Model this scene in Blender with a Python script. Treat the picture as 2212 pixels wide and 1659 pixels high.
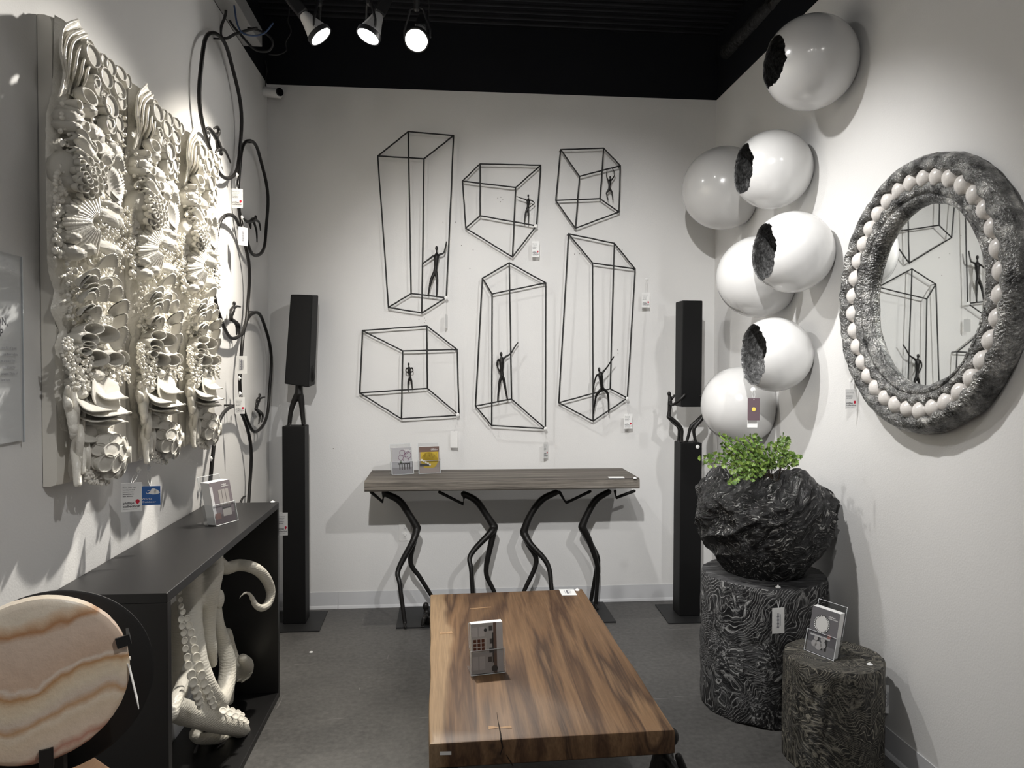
import bpy, bmesh, math, random
from mathutils import Vector, Matrix, noise
random.seed(7)
for o in list(bpy.data.objects): bpy.data.objects.remove(o)
sc = bpy.context.scene
COL = sc.collection
V = Vector
# ------------------------------------------------------------------ camera
W, H, F = 2212.0, 1659.0, 1596.5
YAW, PITCH, ROLL = math.radians(5.053), math.radians(-1.439), math.radians(0.17)
CAM = V((0, 0, 1.43))
fw = V((math.sin(YAW)*math.cos(PITCH), math.cos(YAW)*math.cos(PITCH), math.sin(PITCH)))
r0 = V((math.cos(YAW), -math.sin(YAW), 0)); u0 = r0.cross(fw)
CR = r0*math.cos(ROLL) + u0*math.sin(ROLL); CU = -r0*math.sin(ROLL) + u0*math.cos(ROLL)
cd = bpy.data.cameras.new('camera'); cam = bpy.data.objects.new('camera', cd); COL.objects.link(cam)
cd.sensor_width = 36; cd.lens = F/W*36; cd.clip_start = 0.02
M = Matrix((CR, CU, -fw)).transposed().to_4x4(); M.translation = CAM; cam.matrix_world = M
sc.camera = cam
sc.view_settings.view_transform = 'Standard'; sc.view_settings.look = 'None'
sc.view_settings.gamma = 1; sc.view_settings.use_curve_mapping = False
sc.view_settings.exposure = 0.08
sc.cycles.caustics_reflective = False; sc.cycles.caustics_refractive = False
# ------------------------------------------------------------------ world: even light of the showroom behind the camera
wd = bpy.data.worlds.new('showroom_light'); sc.world = wd; wd.use_nodes = True
bg = wd.node_tree.nodes['Background']; bg.inputs[0].default_value = (0.98, 0.98, 1.0, 1); bg.inputs[1].default_value = 0.40
# ceiling spots: (name, lens position, aim point, watts, cone degrees, blend)
SPOTS = {
    'lamp_a': ((-0.567, 3.40, 2.903), (0.20, 3.40, 1.94), 60, 84, 1.0),
    'lamp_b': ((-0.349, 3.40, 2.912), (-1.00, 3.10, 1.35), 250, 80, 1.0),
    'lamp_c': ((-0.136, 3.40, 2.900), (-0.50, 1.6, 0.95), 320, 80, 0.9),
    'lamp_d': ((-0.20, 0.05, 3.02), (0.72, 4.3, 1.06), 365, 47, 0.7),
    'lamp_e': ((1.45, 0.60, 3.00), (0.15, 4.3, 0.9), 115, 48, 0.8),
    'lamp_f': ((0.25, 2.60, 3.00), (1.62, 2.90, 1.10), 150, 80, 1.0),
    'lamp_g': ((0.45, 0.70, 3.02), (0.95, 2.60, 0.5), 35, 62, 0.9),
    'lamp_h': ((0.75, 0.45, 3.00), (-0.85, 1.70, 0.85), 75, 36, 0.8),
}
WARM = {'lamp_b': (1, .93, .82), 'lamp_c': (1, .95, .87)}
# ------------------------------------------------------------------ room constants
D, XL, XR, ZT, ZC = 4.3855, -1.026, 1.624, 3.037, 3.42

# ------------------------------------------------------------------ helpers
def ray(px, py): return (fw + CR*((px-W/2)/F) - CU*((py-H/2)/F))
def onX(px, py, x): d = ray(px, py); return CAM + d*(x/d.x)
def onY(px, py, y): d = ray(px, py); return CAM + d*(y/d.y)
def onZ(px, py, z): d = ray(px, py); return CAM + d*((z-CAM.z)/d.z)
def zt(off, s): return lambda p: (off[0]+p[0]*s, off[1]+p[1]*s)
ORIG = {}
def link(o, parent=None):
    COL.objects.link(o)
    if parent is not None: o.parent = parent
    return o
def props(o, label=None, cat=None, group=None, kind=None):
    if label: o['label'] = label
    if cat: o['category'] = cat
    if group: o['group'] = group
    if kind: o['kind'] = kind
    return o
def thing(name, label, cat, loc, group=None):
    o = bpy.data.objects.new(name, None); o.empty_display_size = 0.05; o.location = loc; link(o)
    props(o, label, cat, group); ORIG[o.name] = V(loc); return o
def origin_of(o): return ORIG.get(o.name, V((0, 0, 0))) if o is not None else V((0, 0, 0))
class MB:
    def __init__(s): s.v = []; s.f = []
    def add(s, vs, fs):
        n = len(s.v); s.v += [V(p) for p in vs]; s.f += [tuple(i+n for i in f) for f in fs]; return s
    def box(s, c, d, m=None):
        x, y, z = d[0]/2, d[1]/2, d[2]/2; c = V(c)
        p = [V((i*x, j*y, k*z)) for k in (-1, 1) for j in (-1, 1) for i in (-1, 1)]
        if m is not None: p = [m @ q for q in p]
        return s.add([c+q for q in p], [(0, 2, 3, 1), (4, 5, 7, 6), (0, 1, 5, 4), (2, 6, 7, 3), (0, 4, 6, 2), (1, 3, 7, 5)])
    def hexa(s, b, t):   # bottom quad (ccw from above), top quad
        return s.add(list(b)+list(t), [(3, 2, 1, 0), (4, 5, 6, 7)]+[(i, (i+1) % 4, 4+(i+1) % 4, 4+i) for i in range(4)])
    def prism(s, poly, n):   # planar polygon extruded by vector n (poly ccw seen against n)
        k = len(poly); n = V(n); a = [V(p) for p in poly]
        return s.add([p+n for p in a]+a, [tuple(range(k)), tuple(range(2*k-1, k-1, -1))]+[(i, k+i, k+(i+1) % k, (i+1) % k) for i in range(k)])
    def tube(s, pts, rad, seg=8, sub=0, closed=False, flat=None):
        pts = [V(p) for p in pts]; n = len(pts)
        if not hasattr(rad, '__len__'): rad = [rad]*n
        rad = (list(rad)+[rad[-1]]*n)[:n]
        if sub:
            P = []; Rr = []
            rng = n if closed else n-1
            for i in range(rng):
                g = (lambda k: pts[k % n]) if closed else (lambda k: pts[min(max(k, 0), n-1)])
                h = (lambda k: rad[k % n]) if closed else (lambda k: rad[min(max(k, 0), n-1)])
                a, b, c, d = g(i-1), g(i), g(i+1), g(i+2)
                for j in range(sub):
                    t = j/sub
                    P.append(0.5*((2*b)+(c-a)*t+(2*a-5*b+4*c-d)*t*t+(3*b-a-3*c+d)*t**3)); Rr.append(h(i)*(1-t)+h(i+1)*t)
            if not closed: P.append(pts[-1]); Rr.append(rad[-1])
            pts, rad = P, Rr; n = len(pts)
        if not closed:   # rounded ends
            t0 = (pts[0]-pts[1]).normalized(); t1 = (pts[-1]-pts[-2]).normalized()
            pts = [pts[0]+t0*rad[0]*.9, pts[0]+t0*rad[0]*.5] + pts + [pts[-1]+t1*rad[-1]*.5, pts[-1]+t1*rad[-1]*.9]
            rad = [rad[0]*.3, rad[0]*.83] + list(rad) + [rad[-1]*.83, rad[-1]*.3]; n += 4
        b0 = len(s.v); up = None
        for i in range(n):
            if closed: t = (pts[(i+1) % n]-pts[i-1])
            else: t = pts[min(i+1, n-1)]-pts[max(i-1, 0)]
            t = t.normalized() if t.length > 1e-9 else V((0, 0, 1))
            if up is None: up = t.orthogonal().normalized() if flat is None else V(flat)
            up = (up-t*up.dot(t)); up = up.normalized() if up.length > 1e-6 else t.orthogonal().normalized()
            w = t.cross(up)
            for k in range(seg):
                a = 2*math.pi*k/seg; s.v.append(pts[i]+(up*math.cos(a)+w*math.sin(a))*rad[i])
        for i in range(n if closed else n-1):
            j = (i+1) % n
            for k in range(seg):
                l = (k+1) % seg; s.f.append((b0+i*seg+k, b0+i*seg+l, b0+j*seg+l, b0+j*seg+k))
        if not closed:
            s.f.append(tuple(b0+k for k in range(seg))[::-1]); s.f.append(tuple(b0+(n-1)*seg+k for k in range(seg)))
        return s
    def lathe(s, prof, c=(0, 0, 0), m=None, seg=32, caps=True):   # prof: (r,h) along local z
        c = V(c); b0 = len(s.v); n = len(prof)
        for r, h in prof:
            for k in range(seg):
                a = 2*math.pi*k/seg; p = V((r*math.cos(a), r*math.sin(a), h)); s.v.append(c+(m @ p if m is not None else p))
        for i in range(n-1):
            for k in range(seg):
                l = (k+1) % seg; s.f.append((b0+i*seg+k, b0+i*seg+l, b0+(i+1)*seg+l, b0+(i+1)*seg+k))
        if caps:
            s.f.append(tuple(b0+k for k in range(seg))[::-1]); s.f.append(tuple(b0+(n-1)*seg+k for k in range(seg)))
        return s
    def ball(s, c, r, seg=12, rings=8, m=None):
        r = V(r) if hasattr(r, '__len__') else V((r, r, r))
        pr = []
        c = V(c); b0 = len(s.v)
        for i in range(rings+1):
            th = math.pi*(0.02+0.96*i/rings)
            for k in range(seg):
                a = 2*math.pi*k/seg; p = V((math.sin(th)*math.cos(a)*r.x, math.sin(th)*math.sin(a)*r.y, -math.cos(th)*r.z))
                s.v.append(c+(m @ p if m is not None else p))
        for i in range(rings):
            for k in range(seg):
                l = (k+1) % seg; s.f.append((b0+i*seg+k, b0+i*seg+l, b0+(i+1)*seg+l, b0+(i+1)*seg+k))
        s.f.append(tuple(b0+k for k in range(seg))[::-1]); s.f.append(tuple(b0+rings*seg+k for k in range(seg)))
        return s
    def mesh(s, name, off=V((0, 0, 0)), smooth=False):
        me = bpy.data.meshes.new(name); me.from_pydata([tuple(p-off) for p in s.v], [], s.f); me.validate()
        if smooth:
            me.polygons.foreach_set('use_smooth', [True]*len(me.polygons))
            if smooth == 'auto': me.set_sharp_from_angle(angle=math.radians(38))
        return me
    def build(s, name, mat, root=None, smooth=False, bevel=0.0, label=None):
        off = origin_of(root); me = s.mesh(name, off, smooth); me.materials.append(mat)
        o = link(bpy.data.objects.new(name, me), root); ORIG[o.name] = off
        if bevel:
            b = o.modifiers.new('edge', 'BEVEL'); b.width = bevel; b.segments = 2; b.limit_method = 'ANGLE'
        if label: o['label'] = label
        return o
    def remesh(s, name, mat, root=None, voxel=0.004, it=4, label=None, disp=None):
        off = origin_of(root); me = s.mesh(name, off); tmp = bpy.data.objects.new(name+'_tmp', me); COL.objects.link(tmp)
        m = tmp.modifiers.new('r', 'REMESH'); m.mode = 'VOXEL'; m.voxel_size = voxel
        m2 = tmp.modifiers.new('s', 'SMOOTH'); m2.iterations = it; m2.factor = .5
        dg = bpy.context.evaluated_depsgraph_get(); dg.update()
        nm = bpy.data.meshes.new_from_object(tmp.evaluated_get(dg)); bpy.data.objects.remove(tmp)
        nm.name = name; nm.materials.clear(); nm.materials.append(mat)
        if disp:
            for v in nm.vertices: v.co += v.normal*disp(v.co+off)
        nm.polygons.foreach_set('use_smooth', [True]*len(nm.polygons))
        o = link(bpy.data.objects.new(name, nm), root); ORIG[o.name] = off
        if label: o['label'] = label
        return o
def place(name, me, root, loc, rot=None, scale=1.0, label=None):
    """a child sharing mesh data; loc in the root's local space"""
    o = link(bpy.data.objects.new(name, me), root); o.location = loc
    if rot is not None: o.rotation_euler = rot.to_euler() if hasattr(rot, 'to_euler') else rot
    o.scale = (scale,)*3 if not hasattr(scale, '__len__') else scale
    if label: o['label'] = label
    return o
def frame_mat(r, u):   # 3x3 with columns r,u,n
    r = V(r).normalized(); u = V(u).normalized(); return Matrix((r, u, r.cross(u))).transposed()
def nz(p, s=1.0, o=0.0): return noise.noise(V(p)*s+V((o, o*1.7, -o)))
def turb(p, s, oct=4, o=0.0): return noise.fractal(V(p)*s+V((o, o*1.3, o*.7)), 1.0, 2.0, oct)

# ------------------------------------------------------------------ materials
MATS = {}
def mat(name, col, rough=.5, metal=0.0, spec=.5, coat=0.0, noise_amt=0.0, nscale=20., bump=0.0, bscale=80., bdist=.002, emit=None, trans=0.0, alpha=1.0, sss=0):
    if name in MATS: return MATS[name]
    m = bpy.data.materials.new(name); m.use_nodes = True; nt = m.node_tree; b = nt.nodes['Principled BSDF']
    c = (col[0], col[1], col[2], 1)
    b.inputs['Base Color'].default_value = c; b.inputs['Roughness'].default_value = rough; b.inputs['Metallic'].default_value = metal
    b.inputs['Specular IOR Level'].default_value = spec; b.inputs['Coat Weight'].default_value = coat
    b.inputs['Transmission Weight'].default_value = trans; b.inputs['Coat Roughness'].default_value = .12
    if noise_amt or bump: tc = nt.nodes.new('ShaderNodeTexCoord')
    if noise_amt:
        n = nt.nodes.new('ShaderNodeTexNoise'); n.inputs['Scale'].default_value = nscale; n.inputs['Detail'].default_value = 3
        nt.links.new(tc.outputs['Object'], n.inputs['Vector'])
        r = nt.nodes.new('ShaderNodeMapRange'); r.inputs[3].default_value = 1-noise_amt; r.inputs[4].default_value = 1+noise_amt
        r.inputs[1].default_value = .3; r.inputs[2].default_value = .7
        nt.links.new(n.outputs['Fac'], r.inputs[0])
        mx = nt.nodes.new('ShaderNodeVectorMath'); mx.operation = 'SCALE'; mx.inputs[0].default_value = c[:3]
        nt.links.new(r.outputs[0], mx.inputs['Scale']); nt.links.new(mx.outputs[0], b.inputs['Base Color'])
    if bump:
        n = nt.nodes.new('ShaderNodeTexNoise'); n.inputs['Scale'].default_value = bscale; n.inputs['Detail'].default_value = 2
        nt.links.new(tc.outputs['Object'], n.inputs['Vector'])
        bp = nt.nodes.new('ShaderNodeBump'); bp.inputs['Strength'].default_value = bump; bp.inputs['Distance'].default_value = bdist
        nt.links.new(n.outputs['Fac'], bp.inputs['Height']); nt.links.new(bp.outputs[0], b.inputs['Normal'])
    if emit:
        b.inputs['Emission Color'].default_value = (emit[0], emit[1], emit[2], 1); b.inputs['Emission Strength'].default_value = emit[3]
    MATS[name] = m; return m
class NT:   # small node helper
    def __init__(s, name, rough=.5):
        s.m = bpy.data.materials.new(name); s.m.use_nodes = True; s.t = s.m.node_tree; s.b = s.t.nodes['Principled BSDF']
        s.b.inputs['Roughness'].default_value = rough; s.tc = s.t.nodes.new('ShaderNodeTexCoord'); MATS[name] = s.m
    def n(s, typ, **kw):
        x = s.t.nodes.new('ShaderNode'+typ)
        for k, v in kw.items():
            if k in x.inputs: x.inputs[k].default_value = v
            else: setattr(x, k, v)
        return x
    def l(s, a, b): s.t.links.new(a, b)
    def mapping(s, scale=(1, 1, 1), rot=(0, 0, 0), loc=(0, 0, 0), src='Object'):
        m = s.n('Mapping'); m.inputs['Scale'].default_value = scale; m.inputs['Rotation'].default_value = rot; m.inputs['Location'].default_value = loc
        s.l(s.tc.outputs[src], m.inputs['Vector']); return m.outputs[0]
    def noise(s, vec, scale, detail=4, rough=.5, dist=0.0):
        x = s.n('TexNoise', Scale=scale, Detail=detail, Roughness=rough, Distortion=dist); s.l(vec, x.inputs['Vector']); return x
    def ramp(s, fac, stops, interp='LINEAR'):
        r = s.n('ValToRGB'); r.color_ramp.interpolation = interp
        e = r.color_ramp.elements
        while len(e) < len(stops): e.new(.5)
        for i, (p, c) in enumerate(stops): e[i].position = p; e[i].color = (c[0], c[1], c[2], 1) if hasattr(c, '__len__') else (c, c, c, 1)
        s.l(fac, r.inputs[0]); return r.outputs[0]
    def math(s, op, a, b=None):
        x = s.n('Math', operation=op)
        for i, q in enumerate((a, b)):
            if q is None: continue
            if isinstance(q, (int, float)): x.inputs[i].default_value = q
            else: s.l(q, x.inputs[i])
        return x.outputs[0]
    def mix(s, fac, a, b, typ='MIX'):
        x = s.n('Mix', data_type='RGBA', blend_type=typ)
        for i, q in ((0, fac), (6, a), (7, b)):
            if isinstance(q, (int, float)): x.inputs[i].default_value = q
            elif isinstance(q, tuple): x.inputs[i].default_value = (q[0], q[1], q[2], 1)
            else: s.l(q, x.inputs[i])
        return x.outputs[2]
    def color(s, c): s.l(c, s.b.inputs['Base Color'])
    def bump(s, h, strength=.5, dist=.01):
        x = s.n('Bump', Strength=strength, Distance=dist); s.l(h, x.inputs['Height']); s.l(x.outputs[0], s.b.inputs['Normal'])
m_wall = mat('wall_paint', (.74, .735, .725), .6, spec=.3, bump=.25, bscale=160, bdist=.002, noise_amt=.015, nscale=2)
m_base = mat('baseboard_vinyl', (.60, .605, .62), .4, spec=.4)
m_black = mat('black_paint', (.006, .0065, .009), .7, spec=.2)
m_blackmetal = mat('blackened_metal', (.013, .012, .0115), .42, metal=.4, bump=.3, bscale=120, bdist=.002)
m_lining = None
m_rod = mat('black_rod', (.012, .012, .012), .5, metal=.2)
m_blackslab = mat('black_stained_wood', (.0038, .0038, .004), .55, spec=.22, bump=.15, bscale=60)
m_plate = mat('black_plate', (.012, .012, .0125), .5, spec=.4)
m_white = mat('white_card', (.82, .82, .81), .5)
m_cardgrey = mat('card_edge', (.6, .6, .6), .5)
m_ink = mat('ink', (.03, .03, .04), .6)
m_inkgrey = mat('ink_grey', (.25, .25, .28), .6)
m_red = mat('ink_red', (.55, .01, .04), .5)
m_button = mat('white_plastic', (.85, .85, .84), .35)
m_thread = mat('clear_thread', (.6, .6, .6), .4)
m_steel = mat('lamp_grey', (.75, .75, .75), .35)
m_lampblack = mat('lamp_black', (.02, .02, .022), .45)
m_lampemit = mat('lamp_glass', (1, 1, 1), .3, emit=(1, .97, .92, 60))
m_rubber = mat('cable_black', (.012, .012, .013), .6)
m_cableblue = mat('cable_blue', (.03, .06, .14), .5)
m_greybox = mat('grey_metal_box', (.34, .34, .34), .5)
m_cream = mat('cream_resin', (.74, .715, .65), .30, spec=.6, bump=.55, bscale=170, bdist=.003)
m_creamflat = mat('cream_lacquer', (.74, .715, .655), .45, spec=.4)
m_egg = mat('white_lacquer', (.63, .628, .622), .2, spec=.5, coat=.5)
m_pearl = mat('pearl', (.72, .69, .66), .28, coat=.6, noise_amt=.06, nscale=15)
m_mirror = mat('mirror_silver', (.86, .88, .87), .015, metal=1.0)
m_dark = mat('dark_gap', (.01, .01, .01), .8)
m_cab = mat('matte_black_lacquer', (.0055, .0052, .0055), .42, spec=.5)
m_octo = NT('octopus_resin', .42)
_v = m_octo.mapping((1, 1, 1)); _w = m_octo.n('TexWave', wave_type='BANDS', bands_direction='Z'); _w.inputs['Scale'].default_value = 34; _w.inputs['Distortion'].default_value = 6; _w.inputs['Detail'].default_value = 3; _w.inputs['Detail Scale'].default_value = 1.6
m_octo.l(_v, _w.inputs['Vector']); m_octo.b.inputs['Base Color'].default_value = (.70, .67, .59, 1); m_octo.bump(_w.outputs['Fac'], .22, .004); m_octo = m_octo.m
m_purple = mat('plum_card', (.115, .075, .09), .6)
m_gold = mat('gold_seal', (.75, .6, .12), .4)
m_blue = mat('blue_card', (.02, .11, .36), .5)
m_leafstem = mat('fern_stem', (.035, .022, .012), .6)
m_soil = mat('moss_soil', (.02, .02, .012), .9, bump=.8, bscale=60, bdist=.01)
m_outlet = mat('outlet_plastic', (.78, .775, .76), .35)
# hammered silver
t = NT('hammered_silver', .3); v = t.mapping(); n1 = t.noise(v, 130, 3, .5); n2 = t.noise(v, 16, 5, .65)
t.b.inputs['Metallic'].default_value = .8
t.color(t.ramp(n2.outputs['Fac'], [(.32, (.035, .035, .036)), (.52, (.24, .24, .235)), (.70, (.6, .59, .57))]))
t.l(t.ramp(n1.outputs['Fac'], [(.3, .42), (.7, .22)]), t.b.inputs['Roughness']); t.bump(n1.outputs['Fac'], .9, .012); m_hammer = t.m
# crackled silver leaf inside the eggs
t = NT('silver_leaf', .35); v = t.mapping(); n1 = t.noise(v, 60, 4, .6); t.b.inputs['Metallic'].default_value = .35
t.color(t.ramp(n1.outputs['Fac'], [(.35, (.08, .08, .08)), (.6, (.26, .26, .26)), (.8, (.6, .6, .6))])); t.bump(n1.outputs['Fac'], .9, .01); m_leafsilver = t.m
# concrete
t = NT('concrete', .55); v = t.mapping(); a = t.noise(v, 1.6, 6, .65, .4); b = t.noise(v, 45, 3, .6)
v2 = t.mapping((1, 1, 1), (0, 0, .5)); sc1 = t.noise(t.mapping((18, .7, 1), (0, 0, .35)), 1.0, 2, .5, 2.2); sc2 = t.noise(t.mapping((.6, 14, 1), (0, 0, -.5)), 1.0, 2, .5, 2.5)
scr = t.math('MAXIMUM', t.ramp(sc1.outputs['Fac'], [(.0, 0), (.735, 0), (.75, 1), (.77, 0)]), t.ramp(sc2.outputs['Fac'], [(.0, 0), (.74, 0), (.755, 1), (.77, 0)]))
c = t.ramp(a.outputs['Fac'], [(.25, (.045, .043, .041)), (.5, (.085, .082, .078)), (.75, (.135, .13, .124))])
c = t.mix(.35, c, t.ramp(b.outputs['Fac'], [(.3, (.03, .03, .03)), (.7, (.14, .136, .13))]))
c = t.mix(t.math('MULTIPLY', scr, .5), c, (.30, .295, .285)); t.color(c); t.bump(b.outputs['Fac'], .2, .004)
t.l(t.ramp(a.outputs['Fac'], [(.3, .42), (.7, .62)]), t.b.inputs['Roughness']); m_concrete = t.m
# suar / acacia slab
SAPX = -.175
def wood(name, stops, axis='Y', warp=2.4, freq=7.0, rough=.42, fine=.25, bstr=.15):
    t = NT(name, rough)
    sc_ = (freq, .55, 1.2) if axis == 'Y' else (.55, freq, freq)
    v = t.mapping(sc_); a = t.noise(v, 1.0, 4, .55, warp)
    v2 = t.mapping((90, 3, 40) if axis == 'Y' else (3, 90, 90)); b = t.noise(v2, 1.0, 4, .7, .4)
    c = t.ramp(a.outputs['Fac'], stops)
    c = t.mix(fine, c, t.ramp(b.outputs['Fac'], [(.3, .25), (.7, 1.0)]), 'MULTIPLY')
    t.color(c); t.bump(b.outputs['Fac'], bstr, .003); return t.m
t = NT('suar_wood', .5)
gx = t.noise(t.mapping((3.4, .42, 1.0)), 1.0, 3, .5, .9); gb = t.noise(t.mapping((16, .8, 6)), 1.0, 4, .6, .8); gf = t.noise(t.mapping((170, 5, 60)), 1.0, 3, .6, .2)
ft = t.math('ADD', t.math('MULTIPLY', gx.outputs['Fac'], .75), t.math('MULTIPLY', gb.outputs['Fac'], .25))
c = t.ramp(ft, [(.30, (.045, .022, .012)), (.38, (.165, .093, .047)), (.43, (.075, .038, .02)), (.48, (.21, .122, .063)), (.53, (.155, .086, .043)), (.56, (.06, .032, .018)), (.60, (.225, .135, .072)), (.68, (.175, .098, .05)), (.75, (.28, .175, .095))])
sx = t.n('SeparateXYZ'); t.l(t.mapping((1, 1, 1)), sx.inputs[0]); sw = t.noise(t.mapping((2, 1.6, 1)), 1.0, 3, .5, .4)
sap = t.ramp(t.math('ADD', sx.outputs[0], t.math('MULTIPLY', sw.outputs['Fac'], .16)), [(0, 0), (.5, 0)])
sapf = t.ramp(t.math('SUBTRACT', t.math('ADD', sx.outputs[0], t.math('MULTIPLY', sw.outputs['Fac'], .16)), SAPX-.5), [(.485, 1), (.505, 0)])
c = t.mix(sapf, c, t.mix(gb.outputs['Fac'], (.24, .155, .085), (.36, .25, .15)))
c = t.mix(.5, c, t.ramp(gf.outputs['Fac'], [(.3, .45), (.7, 1.15)]), 'MULTIPLY'); t.color(c); t.bump(gf.outputs['Fac'], .12, .002); t.b.inputs['Specular IOR Level'].default_value = .3; m_suar = t.m
m_greywood = wood('grey_weathered_wood', [(.25, (.05, .043, .036)), (.42, (.15, .13, .11)), (.55, (.23, .205, .175)), (.75, (.36, .33, .29))], 'X', 1.6, 16, .7, .9, .9)
m_oak = wood('oak', [(.3, (.2, .1, .045)), (.7, (.38, .22, .11))], 'Y', 1.0, 9, .45, .4)
m_inlay = mat('wood_inlay', (.36, .22, .115), .45, noise_amt=.15, nscale=60)
m_crack = mat('crack', (.015, .008, .004), .9)
# black wood rubbed with white
def burnt(name, dark, light, sx, cut=(.52, .60, .72), rough=.42, rot=(.5, .3, .2), fscale=30., linef=.6, smear=.95, wamp=1.1):
    t = NT(name, rough)
    big = t.noise(t.mapping((1, 1, 1)), 2.6, 3, .5, .5)
    warp = t.n('Vector' + 'Math', operation='MULTIPLY_ADD'); t.l(big.outputs['Color'], warp.inputs[0]); warp.inputs[1].default_value = (wamp,)*3
    t.l(t.mapping((1, 1, 1), rot), warp.inputs[2])
    mp = t.n('Mapping'); mp.inputs['Scale'].default_value = sx; t.l(warp.outputs[0], mp.inputs['Vector'])
    g = t.noise(mp.outputs[0], 1.0, 5, .68, .6)
    g2 = t.n('TexWave', wave_type='RINGS'); g2.inputs['Scale'].default_value = fscale; g2.inputs['Distortion'].default_value = 3; g2.inputs['Detail'].default_value = 3
    t.l(warp.outputs[0], g2.inputs['Vector'])
    area = t.noise(t.mapping((1, 1, 1), (0, 0, 0), (3, 1, 2)), 5, 3, .6)
    lines = t.ramp(g2.outputs['Fac'], [(0, 0), (.90, 0), (.97, 1)])
    lines = t.math('MULTIPLY', lines, t.ramp(area.outputs['Fac'], [(.40, 0), (.55, linef)]))
    streak = t.ramp(g.outputs['Fac'], [(0, 0), (cut[0], 0), (cut[1], .55), (cut[2], 1)])
    streak = t.math('MULTIPLY', streak, t.ramp(area.outputs['Fac'], [(.40, smear), (.58, smear*.25)]))
    f = t.math('MAXIMUM', lines, streak)
    t.color(t.mix(f, dark, light)); t.bump(g.outputs['Fac'], .8, .012); return t.m
m_burnt = burnt('black_wood_white_rubbed', (.008, .008, .0095), (.58, .58, .57), (14, 90, 60), (.52, .60, .71), rot=(.3, .5, .3), fscale=24, linef=.55, smear=1.0, wamp=.55)
m_burnttop = burnt('black_wood_top', (.012, .012, .014), (.34, .34, .34), (7, 130, 8), (.47, .58, .75), rot=(0, 0, .1), fscale=5, linef=.2, wamp=.25)
m_bowl = burnt('charred_root', (.004, .004, .0045), (.62, .61, .58), (13, 85, 70), (.56, .645, .72), .22, rot=(0, .5, 0), fscale=12, linef=0.0, smear=1.0, wamp=.5)
m_stool = burnt('brown_rubbed_wood', (.014, .013, .011), (.42, .39, .315), (60, 60, 14), (.49, .58, .72), .5, fscale=24, linef=.7, smear=.95, wamp=.8)
# onyx
t = NT('banded_onyx', .35)
v = t.mapping((1, 1, 1), (0, .24, 0)); wp = t.noise(v, 6, 5, .6); ad = t.n('VectorMath', operation='MULTIPLY_ADD'); t.l(wp.outputs['Color'], ad.inputs[0]); ad.inputs[1].default_value = (.05, .05, .05); t.l(v, ad.inputs[2])
sp = t.n('SeparateXYZ'); t.l(ad.outputs[0], sp.inputs[0])
wob = t.noise(t.mapping((9, 9, 2.5), (0, .24, 0)), 1.0, 3, .5); z = t.math('ADD', t.math('ADD', t.math('MULTIPLY', sp.outputs[2], 3.3), .36), t.math('MULTIPLY', wob.outputs['Fac'], .22))
c = t.ramp(z, [(0, (.62, .40, .31)), (.10, (.74, .56, .45)), (.15, (.80, .70, .60)), (.17, (.50, .25, .18)), (.19, (.76, .62, .52)), (.215, (.54, .29, .22)), (.25, (.78, .66, .54)), (.33, (.76, .64, .49)), (.36, (.82, .72, .58)), (.385, (.58, .36, .20)), (.41, (.72, .62, .52)), (.45, (.80, .70, .54)), (.49, (.78, .64, .46)), (.52, (.52, .29, .13)), (.545, (.80, .70, .60)), (.56, (.66, .49, .37)), (.70, (.70, .55, .44)), (.77, (.70, .56, .45)), (.80, (.47, .24, .11)), (.835, (.70, .52, .36)), (.87, (.80, .71, .58)), (1, (.76, .66, .54))])
sk = t.noise(v, 60, 4, .7); c = t.mix(.18, c, t.ramp(sk.outputs['Fac'], [(.3, .55), (.7, 1.0)]), 'MULTIPLY')
t.color(c); t.bump(sk.outputs['Fac'], .35, .003); t.b.inputs['Subsurface Radius'].default_value = (.02, .012, .008); m_onyx = t.m
# fern leaf
t = NT('fern_leaf', .5); oi = t.n('ObjectInfo')
t.color(t.ramp(oi.outputs['Random'], [(0, (.055, .11, .018)), (.5, (.11, .19, .03)), (1, (.20, .29, .06))])); m_leaf = t.m
# clear acrylic
t = NT('clear_acrylic', .05); tr = t.n('BsdfTransparent'); gl = t.n('BsdfGlossy'); gl.inputs['Roughness'].default_value = .03; fr = t.n('LayerWeight'); fr.inputs['Blend'].default_value = .5; pw = t.math('ADD', t.math('MULTIPLY', t.math('POWER', fr.outputs['Facing'], 4.0), .35), .03)
tr.inputs[0].default_value = (.95, .955, .96, 1); mxs = t.n('MixShader'); t.l(pw, mxs.inputs[0]); t.l(tr.outputs[0], mxs.inputs[1]); t.l(gl.outputs[0], mxs.inputs[2])
t.l(mxs.outputs[0], t.t.nodes['Material Output'].inputs['Surface']); m_acrylic = t.m
m_acedge = mat('acrylic_edge', (.75, .78, .8), .2)

# ------------------------------------------------------------------ text
TXT = {}
def text_geo(s, bold=False):
    k = (s, bold)
    if k in TXT: return TXT[k]
    cu = bpy.data.curves.new('t', 'FONT'); cu.body = s; cu.size = 1.0; cu.resolution_u = 2; cu.fill_mode = 'FRONT'
    if bold: cu.offset = .018
    o = bpy.data.objects.new('t', cu); COL.objects.link(o)
    dg = bpy.context.evaluated_depsgraph_get(); dg.update()
    me = bpy.data.meshes.new_from_object(o.evaluated_get(dg)); bpy.data.objects.remove(o); bpy.data.curves.remove(cu)
    r = ([V(v.co) for v in me.vertices], [tuple(p.vertices) for p in me.polygons]); bpy.data.meshes.remove(me); TXT[k] = r; return r
def text_into(mb, s, o, r, u, h, bold=False, width=None):
    """lay a line of text with baseline start o, letter height h; r,u unit axes"""
    vs, fs = text_geo(s, bold)
    if not vs: return
    k = h/.72; kx = k
    if width: kx = width/max(v.x for v in vs)
    mb.add([V(o)+V(r)*(v.x*kx)+V(u)*(v.y*k) for v in vs], fs)

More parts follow.
